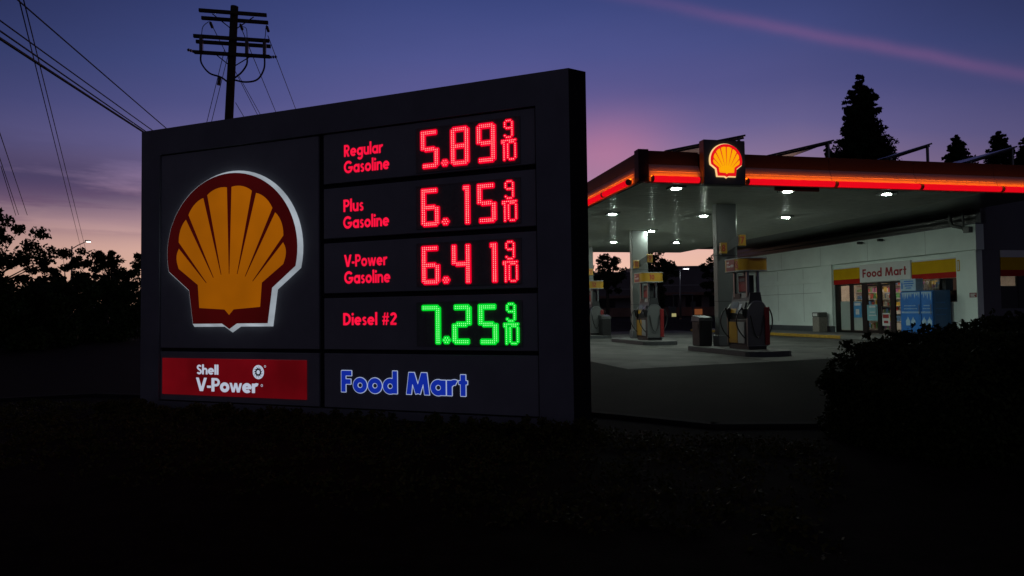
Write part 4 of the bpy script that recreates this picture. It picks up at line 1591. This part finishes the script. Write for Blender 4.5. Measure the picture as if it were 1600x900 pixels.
def broadleaf(x, y, z0, top, rx, rz, seed, nclump, nleaf, lsz, lab, group='dark trees round the lot', name='leafy_tree', clump=.30):
    rs = np.random.default_rng(seed)
    tr = thing(name, lab, 'tree', (x, y, z0), 0, group)
    cz = top-z0-rz
    pts = []
    while len(pts) < nclump:
        q = rs.uniform(-1, 1, 3)
        r_ = np.linalg.norm(q)
        if r_ < .92:
            pts.append(q*np.array([rx, rx, rz])*(.9+.25*rs.random()))
    pts = np.array(pts)+np.array([0, 0, cz])
    pts[:, 2] = np.minimum(pts[:, 2], top-z0-.15)
    rad = (clump*rx*.8)*(.45+.8*rs.random((nclump, 1)))*np.array([[1, 1, .75]])
    leaf_obj('crown', leaves(pts, rad, nleaf, lsz, rs), m_leaf, tr)
    t = MB()
    h = cz-rz*.3
    t.tube([(0, 0, -.4), (.05, 0, h*.5), (0, .05, h)], .05+.022*top, 7, 0, .03+.012*top)
    for p in pts[::2]:
        mid = (Vector((0, 0, h*.8))+Vector(p))*.5+Vector((rs.normal()*.2, rs.normal()*.2, .1))
        t.tube([(0, 0, h*.75), tuple(mid), tuple(p)], .045, 4, 0, .008)
    t.build('trunk', m_bark, tr)
    return tr
broadleaf(-19.6, 25, 0, 5.75, 2.2, 2.6, 11, 110, 15000, .15, 'largest leafy tree, at the side of the lot under the thin wires', clump=.235)
broadleaf(-29.3, 45, 0, 6.0, 1.7, 2.3, 12, 60, 7000, .20, 'leafy tree standing below the lit street lamp head')
broadleaf(-26.2, 44, 0, 6.0, 1.9, 2.2, 13, 64, 7500, .20, 'leafy tree between the street lamp and the price sign edge')
broadleaf(-31.6, 46, 0, 5.0, 1.7, 2.2, 14, 50, 6000, .20, 'lower leafy tree beside the largest leafy tree')
broadleaf(-23.3, 43, 0, 5.4, 1.8, 2.4, 15, 50, 6000, .20, 'leafy tree touching the edge of the price sign')
broadleaf(8.9, 64, .55, 6.7, 1.75, 2.0, 16, 50, 4500, .24, 'leafy tree seen between the price sign and the middle column')
broadleaf(13.6, 64, .55, 6.9, 1.9, 2.2, 17, 60, 5500, .24, 'leafy tree seen behind pump 10')
broadleaf(19.3, 64, .55, 6.7, 1.7, 2.2, 18, 50, 4500, .24, 'leafy tree seen against the nearest column')
# bushes under the trees of the far side
for i, (x, y, r_, h_, lab) in enumerate(((-20.5, 29, 2.4, 3.0, 'broad dark bush under the largest leafy tree'), (-27.5, 40, 2.6, 3.4, 'dark bush below the street lamp trees'), (-22.5, 38, 2.4, 3.6, 'dark bush next to the price sign edge'), (-33.5, 44, 2.8, 3.4, 'dark bush farthest to the side of the lot'))):
    rs = np.random.default_rng(40+i)
    bs = thing('bush', lab, 'bush', (x, y, 0), 0, 'dark bushes across the lot')
    cc = rs.uniform(-1, 1, (44, 3))*np.array([r_*.8, r_*.6, h_*.42])+np.array([0, 0, h_*.45])
    leaf_obj('leafage', leaves(cc, np.full((44, 3), .55), 11000, .18, rs), m_leaf, bs)
    t = MB()
    for q in cc[::3]:
        t.tube([(0, 0, -.2), tuple(q*.6), tuple(q)], .04, 4, 0, .01)
    t.build('stem', m_bark, bs)
def conifer(x, y, z0, top, rb, zb, seed, n, lsz, lab, lean=0.0):
    rs = np.random.default_rng(seed)
    tr = thing('conifer', lab, 'tree', (x, y, z0), 0, 'conifers behind the canopy')
    H = top-z0
    cl, rd = [], []
    t = MB()
    t.tube([(0, 0, -.3), (0, 0, H*.5), (0, 0, H*.98)], .35*rb/2.6, 7, 0, .03)
    nb = int(90*(H-zb))
    for k_ in range(nb):
        f_ = 1-rs.random()**.62
        z = zb+(H-zb)*f_*.995
        r0 = rb*(1-f_)**.65*(1.0+.10*math.sin(z*1.3+seed)+.06*math.sin(z*3.7+seed*2))
        a = rs.uniform(0, 2*math.pi)
        r_ = max(.12, r0*rs.uniform(.35, 1.04))
        tip = np.array([r_*math.cos(a), r_*math.sin(a), z+r_*rs.uniform(-.22, .16)])
        if k_ % 6 == 0:
            t.tube([(0, 0, z), tuple(tip)], .03, 4, 0, .006)
        for s_ in (.55, .8, 1.0):
            cl.append(np.array([tip[0]*s_, tip[1]*s_, z+(tip[2]-z)*s_]))
            rd.append(np.array([1, 1, .9])*max(.10, .09+r0*.09))
    leaf_obj('crown', leaves(np.array(cl), np.array(rd), n, lsz, rs), m_ndl, tr)
    t.build('trunk', m_bark, tr)
conifer(31.1, 60, .55, 22.1, 4.8, 1.5, 21, 150000, .26, 'tallest dark conifer rising behind the canopy roof')
conifer(56.0, 85, .55, 22.9, 4.6, 8, 22, 40000, .34, 'small dark conifer top standing between two solar arrays')
conifer(61.3, 85, .55, 23.2, 5.0, 8, 23, 44000, .34, 'small dark conifer top beside the farthest solar array')
conifer(64.8, 85, .55, 22.6, 4.6, 8, 24, 40000, .34, 'small dark conifer top cut by the edge of the view')
conifer(29.0, 62, .55, 16.6, 1.2, 6, 25, 12000, .26, 'slim low conifer against the foot of the tallest conifer')
conifer(34.2, 62, .55, 16.9, 1.3, 6, 26, 12000, .26, 'slim low conifer on the solar array side of the tallest conifer')
conifer(16.2, 75, .55, 6.7, .7, 1, 27, 3000, .18, 'tiny conifer tip above the dark shops behind the canopy')
# far dark treeline along the horizon
rs = np.random.default_rng(5)
cc = np.stack([rs.uniform(-190, 150, 600), rs.uniform(120, 132, 600), rs.uniform(.5, 3.4, 600)], 1)
tag(leaf_obj('treeline', leaves(cc, np.full((600, 3), 1.5), 26000, .9, rs), m_leaf), 'far dark line of trees on the horizon', 'treeline', kind='stuff')

# --- hedge at the kerb
hd = thing('hedge', 'large dark clipped hedge with ragged leafy top in front of the shop', 'hedge', S(-2.7, -10.65, .1), ST_R)
rs = np.random.default_rng(31)
def hh(a):
    return (.72+.32*min(1, a/1.7)+.035*math.sin(a*3.1)+.025*math.sin(a*7.7))*(1.0 if a > .3 else .70+a)
cl, rd = [], []
for i in range(2600):
    u = rs.random()
    a = 10.5*u**1.35
    face = rs.random()
    H_ = hh(a)
    if face < .40:      # top
        bb, z = -rs.random()*1.5, H_-.02*rs.random()
    elif face < .75:    # near face
        bb, z = -1.5+.05*rs.random(), rs.random()*H_
    elif face < .88:    # far face
        bb, z = -.04*rs.random(), rs.random()*H_
    else:               # end
        a, bb = .10*rs.random(), -rs.random()*1.5
        z = rs.random()*hh(a)
    cl.append((a+.05*math.sin(z*5+bb*3), bb, z))
    rd.append((.085, .085, .07))
v = leaves(np.array(cl), np.array(rd), 100000, .042, rs)
sp = []
for i in range(170):
    a = 10*rs.random()**1.3+.05
    sp.append((a, -.02-rs.random()*.5, hh(a)+.05+rs.random()*.06))
v2 = leaves(np.array(sp), np.full((170, 3), .03), 2000, .048, rs)
leaf_obj('leafage', np.concatenate([v, v2]), m_leaf2, hd)
t = MB()
for i in range(60):
    a = .1+10*rs.random()**1.2
    t.tube([(a, -.7, -.05), (a+rs.normal()*.1, -.7+rs.normal()*.2, .5), (a+rs.normal()*.2, -.6+rs.normal()*.35, hh(a)+.05)], .014, 4, 0, .004)
t.build('stem', m_bark, hd)
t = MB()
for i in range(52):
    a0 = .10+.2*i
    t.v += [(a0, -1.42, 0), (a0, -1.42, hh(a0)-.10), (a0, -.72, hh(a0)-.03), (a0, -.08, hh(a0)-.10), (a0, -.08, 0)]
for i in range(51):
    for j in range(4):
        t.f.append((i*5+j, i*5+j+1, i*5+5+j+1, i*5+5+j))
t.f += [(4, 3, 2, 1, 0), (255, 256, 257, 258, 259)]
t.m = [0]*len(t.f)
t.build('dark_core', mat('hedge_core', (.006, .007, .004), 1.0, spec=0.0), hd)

# --- ground cover and low shrubs at the foot of the sign
rs = np.random.default_rng(32)
n = 900
uu = rs.uniform(-8.0, 2.3, n)
vv = -rs.random(n)**1.3*3.0-.15
cc = np.stack([uu, vv, .11+rs.random(n)*.03], 1)
v = leaves(cc, np.stack([np.full(n, .15), np.full(n, .15), np.full(n, .045)], 1), 26000, .034, rs, .3, .2)
ca, sa = math.cos(SG_R), math.sin(SG_R)
W = lambda v: np.stack([SG_O.x+v[:, 0]*ca-v[:, 1]*sa, SG_O.y+v[:, 0]*sa+v[:, 1]*ca, v[:, 2]], 1)
m_gc = mat('leaf_ground_cover', (.060, .058, .016), .6, 0, .4, 2.0, spec=.06)
tag(leaf_obj('ground_cover', W(v), m_gc), 'dark low ground cover under the price sign', 'ground cover', kind='stuff')
labs = ['low shrub under the red fuel panel', 'low shrub below the gap beside the red fuel panel', 'low shrub under the blue store lettering', 'low shrub under the end of the blue store lettering', 'low shrub at the near corner of the price sign', 'low shrub under the outer corner of the red fuel panel']
for i, (u, vn, r_, h_) in enumerate(((-4.6, -.45, .42, .20), (-3.4, -.5, .42, .19), (-2.3, -.5, .45, .19), (-1.2, -.45, .42, .19), (-.1, -.45, .5, .20), (-5.7, -.45, .42, .21))):
    p = SG_O+Vector((u*ca-vn*sa, u*sa+vn*ca, .1))
    sh = thing('low_shrub', labs[i], 'shrub', p, SG_R, 'low shrubs along the foot of the sign')
    cc = rs.uniform(-1, 1, (30, 3))*np.array([r_, r_*.6, h_*.22])+np.array([0, 0, h_*.35])
    leaf_obj('leafage', leaves(cc, np.full((30, 3), .055), 2600, .034, rs), m_gc, sh)
    t = MB()
    for q in cc[::3]:
        t.tube([(0, 0, -.03), tuple(q*.6), tuple(q)], .008, 4, 0, .003)
    t.build('stem', m_bark, sh)

# ------------------------------------------------------------------ utility pole and wires
m_pole = mat('pole_wood', (.035, .028, .022), .9, 0, .3, 5)
m_wire = mat('wire_black', (.012, .012, .012), .7)
m_ins = mat('insulator', (.05, .045, .05), .35)
up_ = thing('utility_pole', 'tall wooden utility pole with three crossarms standing behind the price sign', 'utility pole', (-11.45, 27, 0), ST_R)
t = MB(); t.tube([(0, 0, -.5), (.05, 0, 5), (.44, 0, 13.75)], .21, 12, 0, .15); t.build('pole', m_pole, up_, autosmooth=50)
def arm(z, x0, x1, y, dz=0.0):
    t = MB(); t.box(x0, x1, y-.06, y+.06, z-.065, z+.065, 0, .01); return t.build('crossarm', m_pole, up_)
arm(13.40, -.85, 1.70, -.22); arm(13.28, -.85, 1.70, .22)
arm(12.36, -1.05, 1.80, -.21); arm(12.30, -1.05, 1.80, .21)
arm(11.72, -1.02, 1.82, -.20)
for x0, x1, z0, z1 in ((-.35, .4, 13.3, 12.75), (1.2, .42, 13.3, 12.75), (-.25, .35, 11.7, 11.25), (1.1, .37, 11.7, 11.25)):
    t = MB()
    t.tube([(x0, -.2, z0), (x1, -.05, z1)], .022, 5)
    t.build('brace', m_dgr, up_)
for x in (-.75, .95, 1.62):
    t = MB()
    t.box(x-.06, x+.06, -.34, -.14, 11.73, 12.36, 0, .01)
    t.build('cutout', m_ins, up_)
def ins(x, y, z, d):
    d = Vector(d).normalized()
    t = MB()
    t.tube([Vector((x, y, z)), Vector((x, y, z))+d*.34], .02, 6)
    for k_ in range(3):
        q = Vector((x, y, z))+d*(.10+.09*k_)
        t.tube([q-d*.03, q+d*.03], .06, 8)
    t.build('insulator', m_ins, up_, autosmooth=40)
for x in (-.55, .60, 1.62):
    ins(x, .3, 13.2, (.15, 1, -.5))
ins(-.95, -.2, 11.72, (-1, 0, .25)); ins(1.76, -.2, 11.7, (1, 0, .1))
def cable(pts, r=.025):
    t = MB()
    P = [Vector(p) for p in pts]
    out = []
    for i in range(len(P)-1):
        p0, p1, p2, p3 = P[max(i-1, 0)], P[i], P[i+1], P[min(i+2, len(P)-1)]
        for s_ in range(5):
            u = s_/5
            out.append(.5*((2*p1)+(-p0+p2)*u+(2*p0-5*p1+4*p2-p3)*u*u+(-p0+3*p1-3*p2+p3)*u**3))
    out.append(P[-1])
    t.tube(out, r, 6)
    t.build('cable', m_wire, up_, smooth=True)
cable([(-.75, -.25, 11.7), (-.75, -.25, 11.3), (-.45, -.25, 10.9), (.0, -.25, 10.75), (.33, -.15, 10.5)], .035)
cable([(.95, -.25, 11.7), (.95, -.25, 11.35), (.75, -.25, 11.0), (.45, -.2, 10.75)], .035)
cable([(1.62, -.25, 11.7), (1.60, -.25, 11.2), (1.35, -.25, 10.75), (.9, -.25, 10.62), (.45, -.2, 10.7)], .035)
cable([(-.55, .1, 13.1), (-.72, -.1, 12.8), (-.75, -.2, 12.4)], .014)
cable([(.65, .1, 13.0), (.9, -.1, 12.85), (.95, -.2, 12.4)], .014)
cable([(1.62, .1, 13.0), (1.64, -.1, 12.7), (1.62, -.2, 12.4)], .014)
def wire(lab, p0, p1, sag, r=.014, name='overhead_wire', group='overhead wires'):
    p0, p1 = Vector(p0), Vector(p1)
    mid = p0
    w = thing(name, lab, 'wire', p0, 0, group)
    t = MB()
    N = 28
    t.tube([(p1-p0)*(i/N)-Vector((0, 0, sag*4*(i/N)*(1-i/N))) for i in range(N+1)], r, 5)
    t.build('strand', m_wire, w, smooth=True)
    return w
PW = lambda x, y, z: Vector((-11.45, 27, 0))+dA*x+dB*y+Vector((0, 0, z))
far = 46
for i, (x, z, z1, lab) in enumerate(((-.5, 13.1, 12.6, 'power wire running away from the insulator at the outer end of the top crossarm'),
                                     (.65, 13.0, 12.3, 'power wire running away from beside the pole top'),
                                     (1.65, 12.85, 14.6, 'power wire running away from the insulator at the canopy end of the top crossarm'))):
    wire(lab, PW(x, .5, z), PW(x, far, z1), .1, .016)
wire('thin wire running away from the pole below the crossarms', PW(.6, .1, 10.95), PW(.62, far, 12.0), .1, .013)
wire('thin wire running away from low on the pole', PW(.45, .2, 9.9), PW(.6, far, 9.5), .1, .013)
# communication cables coming in overhead from the near side
for lab, z, e, r_ in (('uppermost overhead cable passing over the outer corner of the price sign', 6.59, 6.02, .013),
                      ('second overhead cable passing over the outer corner of the price sign', 6.48, 5.19, .012),
                      ('thin overhead cable lying just above the thickest one', 6.35, 5.02, .014),
                      ('thickest overhead cable passing over the outer corner of the price sign', 6.40, 4.79, .024)):
    wire(lab, PW(.3, -.2, z), PW(.3, -30, e), .05, r_)
# pair of guy strands behind the pole
for dx, lab in ((-.06, 'outer strand of the guy wire pair falling from the crossarms'), (.12, 'inner strand of the guy wire pair falling from the crossarms')):
    wire(lab, PW(.1+dx, .15, 12.03), PW(-4.75+dx, 8.2, 0), 0.0, .013, 'guy_wire', 'guy wires behind the pole')
ii = thing('guy_insulator', 'small dark insulator on the guy wire pair beside the pole', 'insulator', PW(-.30, .85, 10.95))
t = MB(); t.tube([(-.03, 0, -.16), (.03, 0, .16)], .07, 8); t.build('body', m_ins, ii)
# two distant line pairs at the side
wire('outer wire of the steep pair dropping towards the street lamp', (-11.05, 15.2, 8.5), (-47.45, 75.3, 8.5), .0, .014)
wire('inner wire of the steep pair dropping towards the street lamp', (-10.95, 15.2, 8.5), (-49.36, 79.3, 8.5), .0, .014)
wire('upper short wire descending into the largest leafy tree', (-15.2, 20.1, 7), (-26.6, 37.4, 7), .0, .013)
wire('middle short wire descending into the largest leafy tree', (-17.8, 23.6, 7), (-27.0, 37.3, 7), .0, .013)
wire('lower short wire descending into the largest leafy tree', (-19.0, 25.3, 7), (-27.3, 37.5, 7), .0, .013)

# ------------------------------------------------------------------ street lamps
def street_lamp(p, H, arm_v, lab, ht, strength, sz=.3):
    s = thing('street_lamp', lab, 'street lamp', p, 0, 'lit street lamps')
    t = MB(); t.tube([(0, 0, -.3), (0, 0, H)], .10, 8, 0, .06); t.build('pole', m_alu, s, smooth=True)
    a = Vector(arm_v)
    t = MB(); t.tube([(0, 0, H-.25), tuple(Vector((0, 0, H-.1))+a*.4), tuple(Vector((0, 0, H))+a)], .04, 6); t.build('arm', m_alu, s, smooth=True)
    e = Vector((0, 0, H))+a
    t = MB(); t.box(e.x-.1, e.x+sz*2.2, e.y-.16, e.y+.16, e.z-.02, e.z+.10, 0, .03); h_ = t.build('lamp_head', m_alu, s)
    t = MB(); t.box(e.x+.05, e.x+sz*2.0, e.y-.14, e.y+.14, e.z-.07, e.z-.022, 0, .01); t.build('lens', ht, h_)
    return s
street_lamp((-40.0, 62, .3), 7.55, (1.35, 0, .42), 'curved arm street lamp with lit head above the leafy trees', emit('street_lamp_lens', (1, .86, .74), 9), 8, .13)
street_lamp((14.75, 60, .55), 4.35, (.35, 0, .05), 'short street lamp with lit head in front of the dark shops', emit('white_street_lens', (.9, .95, 1), 6), 8, .22)

# ------------------------------------------------------------------ dark shops behind the canopy
m_sw = mat('far_wall', (.16, .145, .15), .8, 0, .2, .5)
m_sw2 = mat('far_wall_low', (.22, .13, .10), .8, 0, .3, .6)
m_sg = mat('far_window', (.012, .012, .014), .2)
m_tr = mat('far_trim', (.3, .29, .29), .7)
def far_shop(x0, x1, y, H, lab, strip):
    s = thing('shop_building', lab, 'building', ((x0+x1)/2, y, .55), 0, 'dark low shops behind the station')
    w = (x1-x0)/2
    t = MB(); t.box(-w, w, 0, 9, -.3, H); t.build('wall', m_sw, s)
    t = MB(); t.box(-w, w, -.06, -.002, 0, 1.1); t.build('low_wall', m_sw2, s)
    t = MB(); t.box(-w-.1, w, -.12, -.002, H-.02, H+.14); t.build('coping', m_tr, s)
    t = MB(); t.box(-w, w, -.05, -.001, H*.62, H*.64); t.build('trim', m_tr, s)
    t = MB(); t.box(-w, w, -1.2, -.003, H*.42, H*.48); t.build('awning', m_sw2, s)
    for x in np.arange(-w+.8, w-2, 3.0):
        t = MB(); t.box(x, x+2.0, -.03, -.004, 1.15, H*.40); t.build('window', m_sg, s)
    return s
far_shop(4, 14.9, 85, 5.45, 'lower dark shop behind the far pumps with a flat roof', 0)
far_shop(15.0, 40, 86, 6.15, 'longer dark shop behind the nearest column with a higher flat roof', 0)
bs = thing('shop_sign_box', 'dim orange lit panel low on the dark shops behind the bin', 'sign', (23.0, 84.5, .55))
t = MB(); t.box(-.45, .45, -.12, .12, .15, .85); t.build('panel', emit('dim_orange_panel', (.30, .09, .03), .5, False), bs)
t = MB(); t.box(-.5, .5, -.10, .14, .0, .149); t.build('foot', m_dgr, bs)
cb = thing('pipe_frame', 'pale square pipe frame with a hanging plate standing in front of the dark shops', 'frame', (17.5, 70, .55))
for x in (-.98, .98):
    t = MB(); t.tube([(x, 0, -.1), (x, 0, 2.3)], .06, 8); t.build('post', m_gry, cb)
t = MB(); t.tube([(-1.04, 0, 2.3), (1.04, 0, 2.3)], .06, 8); t.build('crossbar', m_gry, cb)
t = MB(); t.box(.75, 1.25, -.10, -.062, 1.0, 1.6); t.build('plate', m_gry, cb)
am = thing('air_machine', 'small pale machine with a dim yellow lit panel beside the pipe frame', 'air machine', (15.9, 68, .55))
t = MB(); t.box(-.35, .35, -.2, .2, .0, 1.1, 0, .05); t.build('body', m_gry, am)
t = MB(); t.box(-.10, .33, -.235, -.202, .10, .42); t.build('lit_panel', emit('dim_yellow_panel', (.55, .50, .22), .6, False), am)
